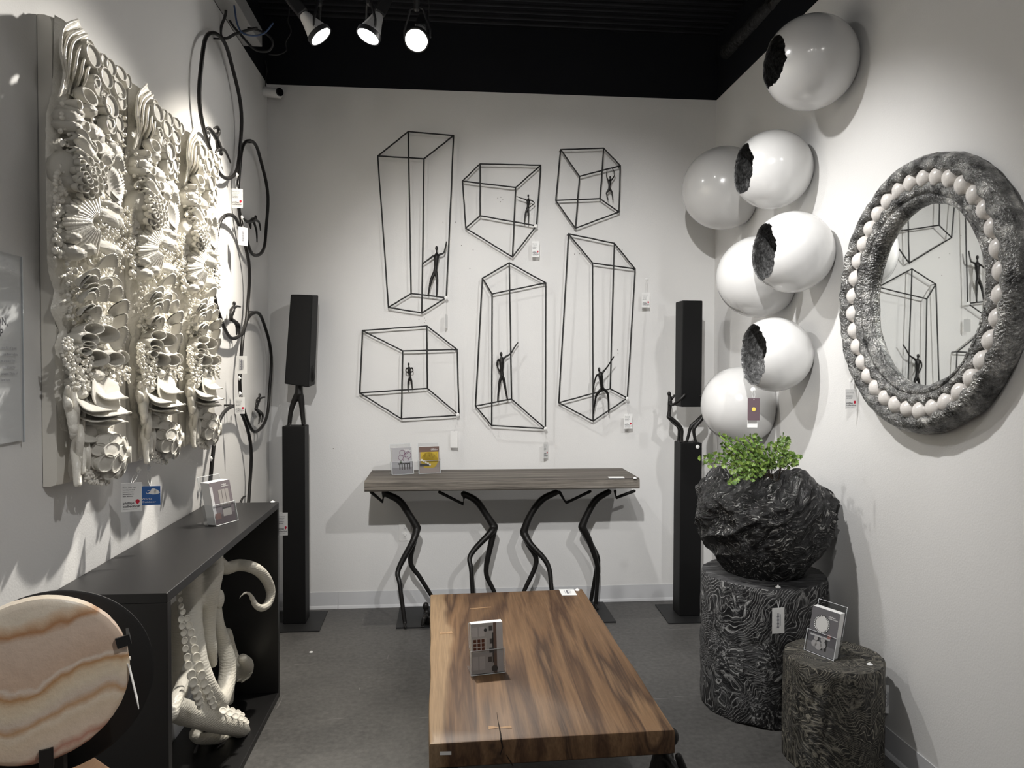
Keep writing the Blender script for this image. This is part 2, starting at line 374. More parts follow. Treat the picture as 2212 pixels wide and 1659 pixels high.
# ================================================================== ROOM
def struct(name, mb, m, **kw):
    o = mb.build(name, m, None, **kw); o['kind'] = 'structure'; return o
YB = -3.2
struct('floor', MB().box(((XL+XR)/2, (D+YB)/2, -.05), (XR-XL+.6, D-YB+.6, .1)), m_concrete)
struct('wall_back', MB().box(((XL+XR)/2, D+.06, ZT/2), (XR-XL, .12, ZT)), m_wall)
struct('wall_left', MB().box((XL-.06, (D+YB)/2+.06, ZT/2), (.12, D-YB+.12, ZT)), m_wall)
struct('wall_right', MB().box((XR+.06, (D+YB)/2+.06, ZT/2), (.12, D-YB+.12, ZT)), m_wall)
up = MB().box(((XL+XR)/2, D+.075, (ZT+ZC)/2), (XR-XL+.1, .14, ZC-ZT+.04)); struct('trim_1', up, m_black)
struct('trim_2', MB().box((XL-.075, (D+YB)/2, (ZT+ZC)/2), (.14, D-YB, ZC-ZT+.04)), m_black)
struct('trim_3', MB().box((XR+.075, (D+YB)/2, (ZT+ZC)/2), (.14, D-YB, ZC-ZT+.04)), m_black)
# corrugated black deck
mb = MB(); prof = []; y = YB; k = 0
while y < D+.1:
    prof += [(y, ZC), (y+.028, ZC), (y+.036, ZC+.03), (y+.064, ZC+.03), (y+.072, ZC)]; y += .072
n = len(prof); mb.add([(XL-.1, p[0], p[1]) for p in prof]+[(XR+.1, p[0], p[1]) for p in prof], [(i, i+1, n+i+1, n+i) for i in range(n-1)])
struct('ceiling', mb, mat('black_deck', (.010, .010, .013), .45, spec=.4))
# baseboards
def base_mb(a, b, nrm):
    a, b, nrm = V(a), V(b), V(nrm); hb = .097; z = V((0, 0, 1)); mb = MB()
    pr = [(0.0, 0), (.014, 0), (.010, .012), (.006, .018), (.004, hb), (0, hb)]
    k = len(pr); vs = [p+nrm*o+z*h for p in (a, b) for o, h in pr]
    mb.add(vs, [(i, (i+1) % k, k+(i+1) % k, k+i) for i in range(k)]+[tuple(range(k))[::-1], tuple(range(k, 2*k))]); return mb
jx = onY(731, 1300, D).x
struct('baseboard_back', base_mb((jx, D, 0), (XR, D, 0), (0, -1, 0)), m_base)
struct('baseboard_back_end', base_mb((XL, D, 0), (jx-.002, D, 0), (0, -1, 0)), m_base)
struct('baseboard_right', base_mb((XR, D, 0), (XR, YB, 0), (-1, 0, 0)), m_base)
struct('baseboard_left', base_mb((XL, YB, 0), (XL, D, 0), (1, 0, 0)), m_base)
# small scuffs and nail holes on the wall
m_scuff = mat('scuff', (.2, .19, .18), .8)
mb = MB()
for px, py in [(957, 480), (984, 480), (970, 487), (1075, 428), (1082, 426), (1086, 432), (1081, 436), (1234, 328), (1241, 549), (1252, 548), (1257, 549), (1334, 539), (1344, 540), (1334, 756), (1335, 764), (905, 690), (917, 697), (917, 687), (920, 692), (1015, 580), (997, 530), (1022, 540), (720, 969)]:
    c = onY(px, py, D-.0008); a = random.random()*3
    mb.prism([c+V((math.cos(a+i*1.05)*.003*random.uniform(.6, 1.2), 0, math.sin(a+i*1.05)*.003)) for i in range(6)][::-1], (0, -.0006, 0))
o = mb.build('nail_hole_marks', m_scuff, bpy.data.objects['wall_back']); o['kind'] = 'stuff'
# outlet
c = onY(875, 1147, D); t_ = thing('wall_outlet', 'white duplex power outlet on back wall behind console legs', 'outlet', c)
MB().box(c+V((0, -.003, 0)), (.072, .006, .116)).build('face_plate', m_outlet, t_, bevel=.002)
for s in (-1, 1):
    q = c+V((0, -.007, s*.026)); so = MB().lathe([(.0, -.002), (.0165, -.002), (.0165, .002), (0, .002)], q, Matrix.Rotation(math.pi/2, 3, 'X'), 20).build('socket', m_outlet, t_)
    for dx, dz, w, h in ((-.006, .004, .0018, .008), (.006, .004, .0018, .007), (0, -.007, .004, .004)):
        MB().box(q+V((dx, -.0022, dz)), (w, .001, h)).build('slot', m_dark, so)
# speck on the floor
c = onZ(672, 1408, .004); o = MB().lathe([(.0, 0), (.009, 0), (.010, .003), (.004, .006), (0, .006)], c-V((0, 0, .004)), None, 12).build('plastic_button', m_button); props(o, 'small white plastic button lying on the grey concrete floor', 'button')

# ================================================================== TRACK LAMPS
def lamp(key, label, visible=True, stem_px=None):
    pos, aim, watts, cone, bl = SPOTS[key]; pos = V(pos); d = (V(aim)-pos).normalized()
    root = thing('track_lamp', label, 'lamp', V((pos.x, pos.y, ZC)), 'ceiling track lamps')
    z = -d; m = Matrix((z.orthogonal().normalized(), z.cross(z.orthogonal().normalized()), z)).transposed()
    # head
    MB().lathe([(.020, .110), (.027, .095), (.032, .072), (.045, .03), (.052, .008)], pos, m, 28).build('housing', m_steel, root, smooth='auto')
    MB().lathe([(.052, .006), (.056, .010), (.056, -.011), (.050, -.011), (.048, .004)], pos, m, 32, caps=False).build('rim', m_lampblack, root, smooth='auto')
    MB().lathe([(.001, -.004), (.028, -.004), (.048, 0.0), (.048, .004), (.001, .004)], pos, m, 28, caps=False).build('lens', m_lampemit, root, smooth=True)
    # gear box behind the head
    side = d.cross(V((0, 0, 1))).normalized(); g = pos-d*.165
    MB().box(g, (.05, .05, .11), Matrix((side, d.cross(side), d)).transposed()).build('gear_box', m_lampblack, root, bevel=.006)
    # yoke and stem
    top = V((pos.x, pos.y, ZC)); ax = pos-d*.02
    MB().tube([ax+side*.060, ax+side*.060+V((0, 0, .03)), V((pos.x, pos.y, ax.z+.12))+side*.03, V((pos.x, pos.y, ax.z+.13))], .006, 8).tube([ax-side*.060, ax-side*.060+V((0, 0, .03)), V((pos.x, pos.y, ax.z+.12))-side*.03, V((pos.x, pos.y, ax.z+.13))], .006, 8).build('yoke', m_lampblack, root, smooth=True)
    MB().tube([V((pos.x, pos.y, ax.z+.12)), top], .014, 10).build('stem', m_lampblack, root, smooth=True)
    MB().tube([g-d*.05, g-d*.07+V((.02, 0, .05)), top+V((.03, .0, -.06)), top+V((.02, 0, 0))], .0025, 6, 6).build('flex', m_rubber, root, smooth=True)
    ld = bpy.data.lights.new(key, 'SPOT'); ld.energy = watts; ld.spot_size = math.radians(cone); ld.spot_blend = bl; ld.shadow_soft_size = .035; ld.color = WARM.get(key, (1, .985, .965))
    lo = bpy.data.objects.new('lamp_light', ld); link(lo, root); mm = (pos+d*.02)-root.location
    lo.matrix_local = Matrix.Translation(mm) @ d.to_track_quat('-Z', 'Y').to_matrix().to_4x4()
    return root
lamp('lamp_a', 'leftmost glowing ceiling lamp with white cone, turned down and right')
lamp('lamp_b', 'middle ceiling lamp of the three in view, turned down and left')
lamp('lamp_c', 'rightmost glowing ceiling lamp facing the viewer, brightest of the three')
for k, w_ in zip('defgh', ('wire boxes on the back wall', 'grey console table', 'white eggs on the right wall', 'brown coffee table', 'acrylic sign and onyx disc')):
    lamp('lamp_'+k, 'ceiling lamp above the picture aimed at the '+w_)
# pipe
mb = MB(); p = [onZ(1700, -20, ZC-.16), onZ(1640, 40, ZC-.16), onZ(1580, 105, ZC-.16)]; p.append(p[-1]+V((.02, .06, .02))); p.append(p[-1]+V((.22, .02, .05)))
r = thing('wrapped_pipe', 'black insulated pipe under the ceiling above the white eggs', 'pipe', p[0])
d0 = (p[0]-p[2]); p0 = [p[0]+d0*1.5]+p
MB().tube(p0, .045, 14, 8).build('insulation', mat('black_wrap', (.014, .014, .015), .55, bump=.8, bscale=40, bdist=.01), r, smooth=True)
for f in (.15, .45, .8):
    q = p[0].lerp(p[2], f); dd = d0.normalized(); MB().tube([q-dd*.012, q+dd*.012], .049, 14).build('band', m_blackmetal, r)
MB().tube([p[1]+V((0, 0, .03)), p[1]+V((0, .0, .2))], .006, 6).build('hanger', m_blackmetal, r)
# wiring tray on the left wall top, cables
t_ = thing('wiring_tray', 'grey metal wiring box on top edge of left wall', 'box', (XL+.05, 3.86, ZT))
MB().box((XL+.048, 3.55, ZT+.045), (.094, .66, .088)).build('channel', m_greybox, t_, bevel=.003)
MB().box((XL+.07, 3.2, ZT+.06), (.14, .05, .10)).build('end_box', mat('dark_grey_metal', (.06, .065, .07), .5), t_, bevel=.003)
zz = zt((440, 0), 560/2212)
def cable(pts, rad, m, label, yy):
    mb = MB().tube([onY(*zz(p), yy) for p in pts], rad, 8, 6); o = mb.build('loose_cable', m, None, smooth=True); props(o, label, 'cable', 'cables hanging by the left wall'); return o
cable([(190, -120), (190, 60), (185, 130), (150, 230), (150, 310), (200, 325), (270, 290), (370, 260), (450, 240)], .0065, m_rubber, 'thick black cable looped lowest beside left wall top', 3.5)
cable([(180, -120), (185, 60), (200, 130), (250, 220), (320, 300), (420, 410), (490, 440), (560, 430), (590, 370), (560, 310), (470, 260), (380, 240)], .0055, m_rubber, 'black cable hanging in a wide loop below the wiring box', 3.6)
cable([(250, -40), (265, 80), (285, 200), (330, 280), (430, 305), (520, 280), (590, 200)], .004, m_cableblue, 'thin blue cable drooping in a curve near the wiring box', 3.45)
cable([(735, -100), (730, 90), (720, 180), (745, 270), (700, 360), (705, 430), (640, 465), (560, 465)], .003, m_rubber, 'thin black wire trailing right of the wiring box', 3.9)
cable([(525, 520), (540, 600), (530, 660), (528, 735)], .003, m_rubber, 'thin wire running down to the security camera', 4.32)
# security camera
c = onY(572, 200, 4.31); t_ = thing('security_camera', 'white cylindrical security camera in upper left corner of room', 'camera', V((XL, c.y, c.z)))
m = Matrix.Rotation(math.pi/2, 3, 'Y') ; q = V((XL+.002, 4.30, c.z))
ax = V((1, -.12, -.10)).normalized(); o1 = ax.orthogonal().normalized(); m = Matrix((o1, ax.cross(o1), ax)).transposed()
MB().lathe([(.0, .0), (.024, .0), (.027, .004), (.027, .093), (.024, .098)], q, m, 24).build('body', m_button, t_, smooth='auto')
lx = V((.75, -.65, -.05)).normalized(); o1 = lx.orthogonal().normalized(); m2 = Matrix((o1, lx.cross(o1), lx)).transposed()
MB().lathe([(.0, -.004), (.022, -.004), (.022, .006), (.0, .006)], q+ax*.088+V((.006, -.023, -.001)), m2, 24).build('lens', mat('camera_glass', (.004, .004, .005), .1), t_, smooth='auto')

# ================================================================== LEFT WALL: RELIEF PANELS
z1 = zt((0, 0), 500/1481); z2 = zt((0, 540), 500/1481)
XF = XL+.054                       # panel front plane
P0 = onX(*z1((232, 60)), XL); Pb = onX(*z2((270, 1515)), XL)
PY0 = .5*(P0.y+Pb.y); PZ1, PZ0 = P0.z, Pb.z
PWID, PITCHY = .385, .435
PH = PZ1-PZ0
def make_panel(label):
    root = thing('coral_relief_panel', label, 'wall relief', V((XL, PY0, PZ0)), 'cream coral relief panels')
    rnd = random.Random(3)
    # body: slab with rounded lobed top edge and wavy far edge
    mb = MB(); ny = 26; vs = []; fs = []; XB = XL+.046
    for i in range(ny+1):
        y = PWID*i/ny; yy = PY0+y; e = min(1, i/2.0); yb = PY0+PWID*min(1, max(0, i/ny))
        topz = PZ1-.012*(1-min(1, i/3))-.010*abs(math.sin(i*.55))*(1 if i > 6 else .2); xb = XB-.010*(1-e)
        vs += [V((XL+.002, yy, PZ0)), V((XL+.002, yy, topz)), V((xb-.016, yy, topz)), V((xb-.004, yy, topz-.005)), V((xb, yy, topz-.016)), V((xb, yy, PZ0+.016)), V((xb-.004, yy, PZ0+.004)), V((xb-.016, yy, PZ0))]
    for i in range(ny):
        for k in range(8): fs.append((i*8+k, i*8+(k+1) % 8, (i+1)*8+(k+1) % 8, (i+1)*8+k))
    fs.append(tuple(range(8))[::-1]); fs.append(tuple(ny*8+k for k in range(8)))
    mb.add(vs, fs); mb.build('body', m_creamflat, root, smooth='auto')
    O = root.location
    def at(p, zf, h=.0):   # relief point in world for a zoom pixel, h proud of the slab front
        q = onX(*zf(p), XF+h); return q
    def L(p): return p-O
    RX = Matrix(((0, 0, 1), (1, 0, 0), (0, 1, 0)))   # local (a,b,n) -> world (Y,Z,X): columns
    RX = Matrix((V((0, 1, 0)), V((0, 0, 1)), V((1, 0, 0)))).transposed()
    def sz(p, zf, wpx, hpx):   # pixel half sizes -> metres on the panel plane (width in Y is foreshortened)
        a = at(p, zf); b = at((p[0]+wpx, p[1]), zf); c_ = at((p[0], p[1]+hpx), zf); return abs(b.y-a.y), abs(c_.z-a.z)
    # mounded bed under the growth, one surface
    mb = MB(); nu, nv = 60, 190; g = []
    NE = [(395, 130), (392, 350), (380, 600), (345, 720), (340, 950), (345, 1300), (350, 1659), (360, 1750), (395, 1860), (370, 1990), (425, 2110), (400, 2200), (400, 2380), (392, 2500), (410, 2600), (435, 2750), (465, 2770), (470, 2900), (460, 3010), (490, 3110)]
    FE = [(700, 130), (760, 400), (815, 520), (800, 700), (790, 900), (800, 1100), (800, 1300), (815, 1500), (800, 1659), (790, 1850), (805, 1950), (795, 2200), (820, 2340), (830, 2560), (830, 2680), (780, 2740), (840, 2900), (850, 3000), (840, 3110)]
    def edge_tab(tab, h):
        r_ = [];
        for x, y in tab:
            q = onX(x*500/1481, y*500/1481, XF+h); r_.append((q.z, q.y))
        return sorted(r_)
    NEt, FEt = edge_tab(NE, .004), edge_tab(FE, .034)
    def tab(t, z):
        if z <= t[0][0]: return t[0][1]
        for (a_, b_), (c_, d_) in zip(t, t[1:]):
            if z <= c_: return b_+(d_-b_)*(z-a_)/max(1e-6, c_-a_)
        return t[-1][1]
    for j in range(nv+1):
        w_ = j/nv; z = PZ0+.006+w_*(PH-.014); y0_ = tab(NEt, z)+.004*nz((z*60, 1, 0)); y1_ = min(tab(FEt, z), PY0+PWID-.002)+.004*nz((z*60, 4, 0))
        for i in range(nu+1):
            u_ = i/nu; y = y0_+u_*(y1_-y0_); e = min(1, u_*9, (1-u_)*9, (1-w_)*40, w_*30)
            e = math.sqrt(max(0, e)); h = -.014+e*(.018+.020*turb((y*9, z*9, 1), 1, 3)+.016*abs(turb((y*45, z*45, 5), 1, 3)))
            g.append(V((XF+h, y, z)))
    mb.add(g, [(j*(nu+1)+i, j*(nu+1)+i+1, (j+1)*(nu+1)+i+1, (j+1)*(nu+1)+i) for j in range(nv) for i in range(nu)])
    mb.build('reef_bed', m_cream, root, smooth=True)
    # shared element meshes, local z = out of the panel
    def fin(mb): me = mb.mesh('e', smooth=True); me.materials.append(m_cream); return me
    def cup(depth=1.0, flare=1.0, ribs=0):
        mb = MB(); seg = 22; prof = [(.72, 0), (.98, .35*depth), (1.0*flare, .8*depth), (.93*flare, 1.0*depth), (.80*flare, .96*depth), (.72*flare, .7*depth), (.45, .25*depth), (.02, .18*depth)]
        for r_, h_ in prof:
            for k in range(seg):
                a = 2*math.pi*k/seg; q = r_*(1+(.035 if k % 2 else -.035)*(1 if ribs and h_ < .99*depth else 0)); mb.v.append(V((q*math.cos(a), q*math.sin(a), h_)))
        n_ = len(prof)
        mb.f += [(i*seg+k, i*seg+(k+1) % seg, (i+1)*seg+(k+1) % seg, (i+1)*seg+k) for i in range(n_-1) for k in range(seg)]
        return fin(mb)
    E_cup, E_pot = cup(1.5), cup(1.5, .8, 1)
    E_bubble = fin(MB().lathe([(.96, -.5), (1.02, .40), (1.0, .52), (.95, .55), (.91, .48), (.88, .33), (.6, .36), (.3, .40), (.02, .42)], (0, 0, 0), None, 22, caps=False))
    mb = MB(); ns, nr = 26, 6
    for j in range(nr+1):
        t_ = j/nr
        for i in range(ns+1):
            a = math.radians(20+140*i/ns); rr = t_*(1+(.05 if i % 2 else -.03)*t_)
            mb.v.append(V((rr*math.cos(a), rr*math.sin(a)*1.15, .1+.55*t_*t_+(.035*t_ if i % 2 else -.0))))
    mb.f += [(j*(ns+1)+i, j*(ns+1)+i+1, (j+1)*(ns+1)+i+1, (j+1)*(ns+1)+i) for j in range(nr) for i in range(ns)]
    sh = MB(); sh.v = mb.v + [v-V((0, 0, .07)) for v in mb.v]; k0 = len(mb.v); sh.f = mb.f+[tuple(i+k0 for i in f[::-1]) for f in mb.f]
    rim = [nr*(ns+1)+i for i in range(ns+1)]; sh.f += [(rim[i], rim[i+1], rim[i+1]+k0, rim[i]+k0) for i in range(ns)]
    E_scallop = fin(sh)
    E_lump = fin(MB().ball((0, 0, .2), (1, 1, .8), 14, 9))
    mbx = MB().ball((0, 0, .2), (1, 1, .75), 26, 18)
    for v in mbx.v: v += v.normalized()*(.10*nz(v, 9)+.03*nz(v, 22))
    E_rough = fin(mbx)
    mbx = MB()   # folded leaf / fin
    for j in range(9):
        t_ = j/8; w_ = math.sin(math.pi*min(1, .12+t_*.9))*.45+.03
        for i in range(7):
            s_ = i/6*2-1; mbx.v.append(V((t_*2-1, s_*w_+.12*math.sin(t_*6), .35+.32*(1-s_*s_)+.05*math.sin(i*2.2+t_*4)+.18*t_)))
    mbx.f += [(j*7+i, j*7+i+1, (j+1)*7+i+1, (j+1)*7+i) for j in range(8) for i in range(6)]
    k0 = len(mbx.v); mbx.v += [V((v.x, v.y*.8, v.z-.3)) for v in mbx.v]; mbx.f += [tuple(i+k0 for i in f[::-1]) for f in list(mbx.f)]
    bd = [i for i in range(7)]+[j*7+6 for j in range(1, 9)]+[8*7+i for i in range(5, -1, -1)]+[j*7 for j in range(7, 0, -1)]
    mbx.f += [(bd[i], bd[(i+1) % len(bd)], bd[(i+1) % len(bd)]+k0, bd[i]+k0) for i in range(len(bd))]
    E_leaf = fin(mbx)
    mbx = MB().lathe([(.0, .0), (.8, .05), (1, .16), (1.02, .2), (.95, .24), (.7, .17), (.0, .1)], (0, 0, 0), None, 26, caps=False)
    for v in mbx.v: v.z += .12*math.sin(3*math.atan2(v.y, v.x))*V((v.x, v.y, 0)).length
    E_dish = fin(mbx)
    def put(name, me, p, zf, wpx, hpx, h=.02, depth=None, rz=0, tilt=(0, 0)):
        a, b = sz(p, zf, wpx, hpx); d_ = depth if depth else .5*(a+b); q = at(p, zf, h+.85*d_); q.x = XF+h; q.y = max(q.y, tab(NEt, q.z)+.8*a); q = L(q)
        m_ = RX @ Matrix.Rotation(tilt[0], 3, 'X') @ Matrix.Rotation(tilt[1], 3, 'Y') @ Matrix.Rotation(math.radians(rz), 3, 'Z')
        return place(name, me, root, q, m_, (a, b, d_) if abs(rz) < 1 else (.5*(a+b), .5*(a+b), d_))
    # long fronds at the top: troughs between raised curling edges
    RID = [[(500, 128), (405, 175), (388, 330), (412, 470), (375, 620)], [(530, 190), (440, 235), (412, 350), (428, 470), (398, 610)], [(558, 222), (470, 268), (445, 390), (438, 480), (420, 600)], [(565, 262), (505, 318), (482, 430), (462, 510), (440, 600)], [(572, 330), (535, 390), (520, 470), (488, 560), (460, 610)], [(585, 390), (562, 450), (545, 520), (510, 580), (482, 620)]]
    def ridge(k, t_):
        P_ = RID[k]; f_ = t_*(len(P_)-1); i = min(int(f_), len(P_)-2); q = f_-i
        g_ = lambda j: V((*P_[min(max(j, 0), len(P_)-1)], 0)); A, B, C_, D_ = g_(i-1), g_(i), g_(i+1), g_(i+2)
        r_ = .5*((2*B)+(C_-A)*q+(2*A-5*B+4*C_-D_)*q*q+(3*B-A-3*C_+D_)*q**3); return r_
    for k in range(5):
        mb = MB(); nl_, nc = 22, 10
        for j in range(nl_+1):
            t_ = j/nl_; A, B = ridge(k, t_), ridge(k+1, t_)
            for i in range(nc+1):
                q = i/nc; p = A.lerp(B, q); dip = (2*q-1)**2; h = .022+.030*math.sin(math.pi*min(1, t_*1.15+.05))*(.35+.65*dip)+.006*math.sin(t_*9+k)
                mb.v.append(at((p.x, p.y), z1, h))
        mb.f += [(j*(nc+1)+i, (j+1)*(nc+1)+i, (j+1)*(nc+1)+i+1, j*(nc+1)+i+1) for j in range(nl_) for i in range(nc)]
        mb.build('frond', m_cream, root, smooth=True)
    for k in range(6):
        MB().tube([at(ridge(k, t_)[:2], z1, .024+.032*math.sin(math.pi*min(1, t_*1.15+.05))+.006*math.sin(t_*9+k)) for t_ in [i/14 for i in range(15)]], [.0035]*12+[.003, .0025, .002], 6).build('frond_edge', m_cream, root, smooth=True)
    for x, y, a, b in [(630, 360, 42, 62), (690, 392, 22, 42), (735, 432, 28, 48), (800, 470, 30, 38), (712, 500, 34, 58), (655, 565, 28, 52), (770, 512, 22, 34), (795, 580, 34, 48), (697, 622, 26, 42), (733, 588, 18, 34), (748, 682, 36, 64), (803, 650, 24, 50), (735, 805, 28, 48), (787, 792, 25, 46), (780, 872, 18, 30), (600, 300, 26, 40), (840, 520, 18, 44), (667, 455, 26, 40)]:
        put('bubble_cell', E_bubble, (x, y), z1, a, b, .038)
    for x, y, a, b in [(590, 520, 22, 40), (632, 640, 14, 34), (680, 780, 24, 42), (545, 620, 48, 50), (470, 665, 20, 30), (660, 700, 20, 34), (525, 810, 18, 34), (560, 940, 32, 44), (600, 940, 26, 40)]:
        put('small_cup', E_cup, (x, y), z1, a, b, .02, .022)
    for x, y, a, b in [(400, 690, 56, 70), (520, 725, 36, 46), (600, 700, 44, 44), (440, 770, 44, 44), (645, 865, 50, 70), (700, 985, 60, 80), (770, 990, 36, 80), (400, 1120, 50, 60), (370, 1290, 26, 40), (735, 1395, 85, 62), (720, 1590, 105, 50), (760, 1330, 52, 50), (600, 1010, 40, 40), (390, 1480, 40, 44), (590, 1590, 52, 52), (470, 1600, 60, 50)]:
        put('rough_coral', E_rough, (x, y), z1, a, b, .012, .045)
    for x, y, a, b, rz in [(430, 850, 110, 52, -18), (585, 885, 66, 40, -22), (420, 930, 88, 34, -22), (455, 1010, 120, 60, -20)]:
        put('leaf_fin', E_leaf, (x, y), z1, a, b, .02, .055, rz)
    for i in range(30):   # honeycomb of tubes
        a = i*2.4; rr = 108*math.sqrt((i+.5)/30); p = (572+rr*math.cos(a)*.95, 1130+rr*math.sin(a)*1.25)
        put('tube_cell', E_cup, p, z1, 20, 26, .036+.026*(1-(rr/115)**2), .013, 0, (rnd.uniform(-.2, .2), (p[0]-572)/500))
    put('rough_coral', E_lump, (572, 1130), z1, 112, 150, .0, .06)
    for x, y, a, b, rz in [(712, 1090, 50, 56, 20), (783, 1090, 40, 70, -15), (740, 1210, 80, 60, -60), (760, 1170, 60, 60, -90)]:
        put('cone_shell', E_scallop, (x, y), z1, a, b, .03, .04, rz)
    for i in range(22):   # fan of ribs
        a = math.radians(100+i*7.6); ln = 235-20*abs(math.sin(i*.9)); c0 = (650, 1420)
        pts = [(c0[0]+math.cos(a)*ln*t_*1.05, c0[1]-math.sin(a)*ln*t_*.95) for t_ in (.28, .5, .75, 1)]
        MB().tube([at(p, z1, .062-.028*j/3) for j, p in enumerate(pts)], [.004, .0065, .0075, .006], 7, 3).build('fan_rib', m_cream, root, smooth=True)
    put('rough_coral', E_lump, (560, 1420), z1, 150, 170, .0, .028)
    for x, y, a, b, rz in [(700, 130, 70, 80, 10), (725, 215, 70, 66, 0), (440, 300, 50, 66, 15), (500, 210, 58, 66, 20), (600, 200, 60, 70, 5), (560, 305, 54, 70, 10), (645, 320, 64, 84, -10), (735, 320, 56, 84, -15), (775, 400, 66, 60, -50), (785, 455, 50, 46, -80), (505, 400, 50, 74, 10), (555, 430, 60, 76, -20), (775, 560, 56, 66, -70), (430, 170, 46, 56, 30), (620, 250, 50, 60, 0), (680, 260, 56, 70, -5)]:
        put('scallop_shell', E_scallop, (x, y), z2, a, b, .028, .045, rz, (.45, 0))
    for x, y, a, b, rx, ry in [(495, 560, 50, 58, .1, .5), (590, 528, 50, 54, -.2, .7), (672, 530, 60, 76, .1, .9), (615, 680, 58, 70, .15, .9), (713, 690, 50, 64, .1, .3), (555, 615, 34, 42, 0, .6), (525, 650, 30, 36, 0, .4), (785, 690, 24, 60, 0, 1.0)]:
        put('barnacle_cup', E_pot, (x, y), z2, a*.92, b*.92, .016, .034, 0, (rx, -.25-ry*.3))
    mb = MB()   # beadlike growth nobody could count
    for i in range(420):
        x, y = rnd.uniform(400, 600), rnd.uniform(560, 900)
        if y < 620 and x > 470 or (y-560)*.35+400 > x+40: continue
        mb.ball(at((x, y), z2, .03+.02*rnd.random()), rnd.uniform(.0028, .0062), 7, 5)
    for i in range(420):
        x, y = rnd.uniform(385, 810), rnd.uniform(640, 1659); q = at((x, y), z1, .012+.02*rnd.random())
        if q.y < PY0+PWID-.01: mb.ball(q, rnd.uniform(.003, .0075), 6, 4)
    for i in range(260):
        x, y = rnd.uniform(430, 790), rnd.uniform(30, 500); q = at((x, y), z2, .012+.02*rnd.random())
        if q.y < PY0+PWID-.01: mb.ball(q, rnd.uniform(.003, .007), 6, 4)
    for i in range(150): mb.ball(at((rnd.uniform(540, 700), rnd.uniform(1350, 1500)), z2, .03), rnd.uniform(.003, .006), 6, 4)
    for i in range(160): mb.ball(at((rnd.uniform(620, 830), rnd.uniform(1330, 1659)), z1, .04), rnd.uniform(.003, .006), 6, 4)
    for i in range(110): mb.ball(at((rnd.uniform(345, 420), rnd.uniform(1060, 1659)), z1, .025), rnd.uniform(.004, .008), 6, 4)
    for i in range(80): mb.ball(at((rnd.uniform(640, 830), rnd.uniform(740, 860)), z2, .035), rnd.uniform(.004, .007), 6, 4)
    for i in range(70): mb.ball(at((rnd.uniform(560, 720), rnd.uniform(420, 480)), z2, .045), rnd.uniform(.004, .007), 6, 4)
    o = mb.build('bead_coral', m_cream, root, smooth=True); o['kind'] = 'stuff'
    for x, y, a, b in [(500, 780, 22, 26), (545, 835, 26, 28), (600, 880, 32, 36), (590, 800, 30, 30), (520, 860, 22, 26), (650, 800, 42, 40), (480, 840, 22, 26), (540, 920, 44, 42)]:
        put('rough_coral', E_rough, (x, y), z2, a, b, .02, .03)
    for x, y, a, b, h, rx in [(725, 925, 78, 96, .045, -.35), (650, 1000, 70, 60, .05, -1.0), (700, 1035, 95, 45, .045, -1.25), (785, 1045, 60, 40, .05, -1.3), (670, 1075, 90, 40, .035, -1.3), (720, 1105, 85, 40, .03, -1.35), (760, 940, 62, 60, .055, -1.2), (610, 1190, 50, 60, .03, -.6)]:
        a_, b_ = sz((x, y), z2, a, b); q_ = at((x, y), z2, h+.03); q_.x -= .03; q_.y += .01; place('shell_dish', E_dish, root, L(q_), RX @ Matrix.Rotation(rx, 3, 'X'), (a_, a_*.62, .045))
    for x0, y0, x1, y1, rr in [(430, 880, 470, 1180, .012), (465, 880, 500, 1300, .011), (420, 940, 450, 1060, .009), (500, 980, 510, 1350, .010), (530, 1030, 530, 1420, .009), (480, 1180, 490, 1500, .010), (510, 1330, 500, 1500, .009), (545, 1160, 560, 1450, .009), (450, 1060, 475, 1200, .010)]:
        pts = [(x0+(x1-x0)*t_+8*math.sin(t_*7+x0), y0+(y1-y0)*t_) for t_ in (0, .3, .6, 1)]
        MB().tube([at(p, z2, .03+.012*math.sin(j*2+x0)) for j, p in enumerate(pts)], [rr*.5, rr, rr*1.1, rr*.7], 8, 5).build('finger_coral', m_cream, root, smooth=True)
    put('rough_coral', E_lump, (740, 1300), z2, 105, 140, .0, .045)
    for x, y, a, b in [(690, 1215, 38, 40), (760, 1215, 36, 36), (820, 1240, 26, 42), (655, 1275, 28, 40), (735, 1280, 40, 44), (800, 1300, 34, 48), (850, 1310, 20, 50), (700, 1360, 34, 56), (765, 1365, 32, 56), (820, 1370, 28, 50), (650, 1350, 24, 50), (725, 1430, 30, 34), (790, 1425, 28, 34)]:
        hh = .034*math.sqrt(max(.05, 1-((x-755)/125)**2-((y-1300)/160)**2))+.012
        put('brain_cell', E_bubble, (x, y), z2, a, b, hh+.012, .016, 0, ((1300-y)/-330, (x-755)/260))
    return root
labs = ['nearest of the three tall cream coral relief panels, on left wall', 'middle of the three tall cream coral relief panels, on left wall', 'farthest of the three cream coral relief panels, beside the black rings']
p1 = make_panel(labs[0])
def copy_thing(src, loc, label):
    r = src.copy(); COL.objects.link(r); r.location = loc; r['label'] = label; ORIG[r.name] = V(loc)
    for ch in list(src.children):
        c = ch.copy(); COL.objects.link(c); c.parent = r
        for g in ch.children:
            d = g.copy(); COL.objects.link(d); d.parent = c
    return r
for i in (1, 2): copy_thing(p1, p1.location+V((0, PITCHY*i, 0)), labs[i])

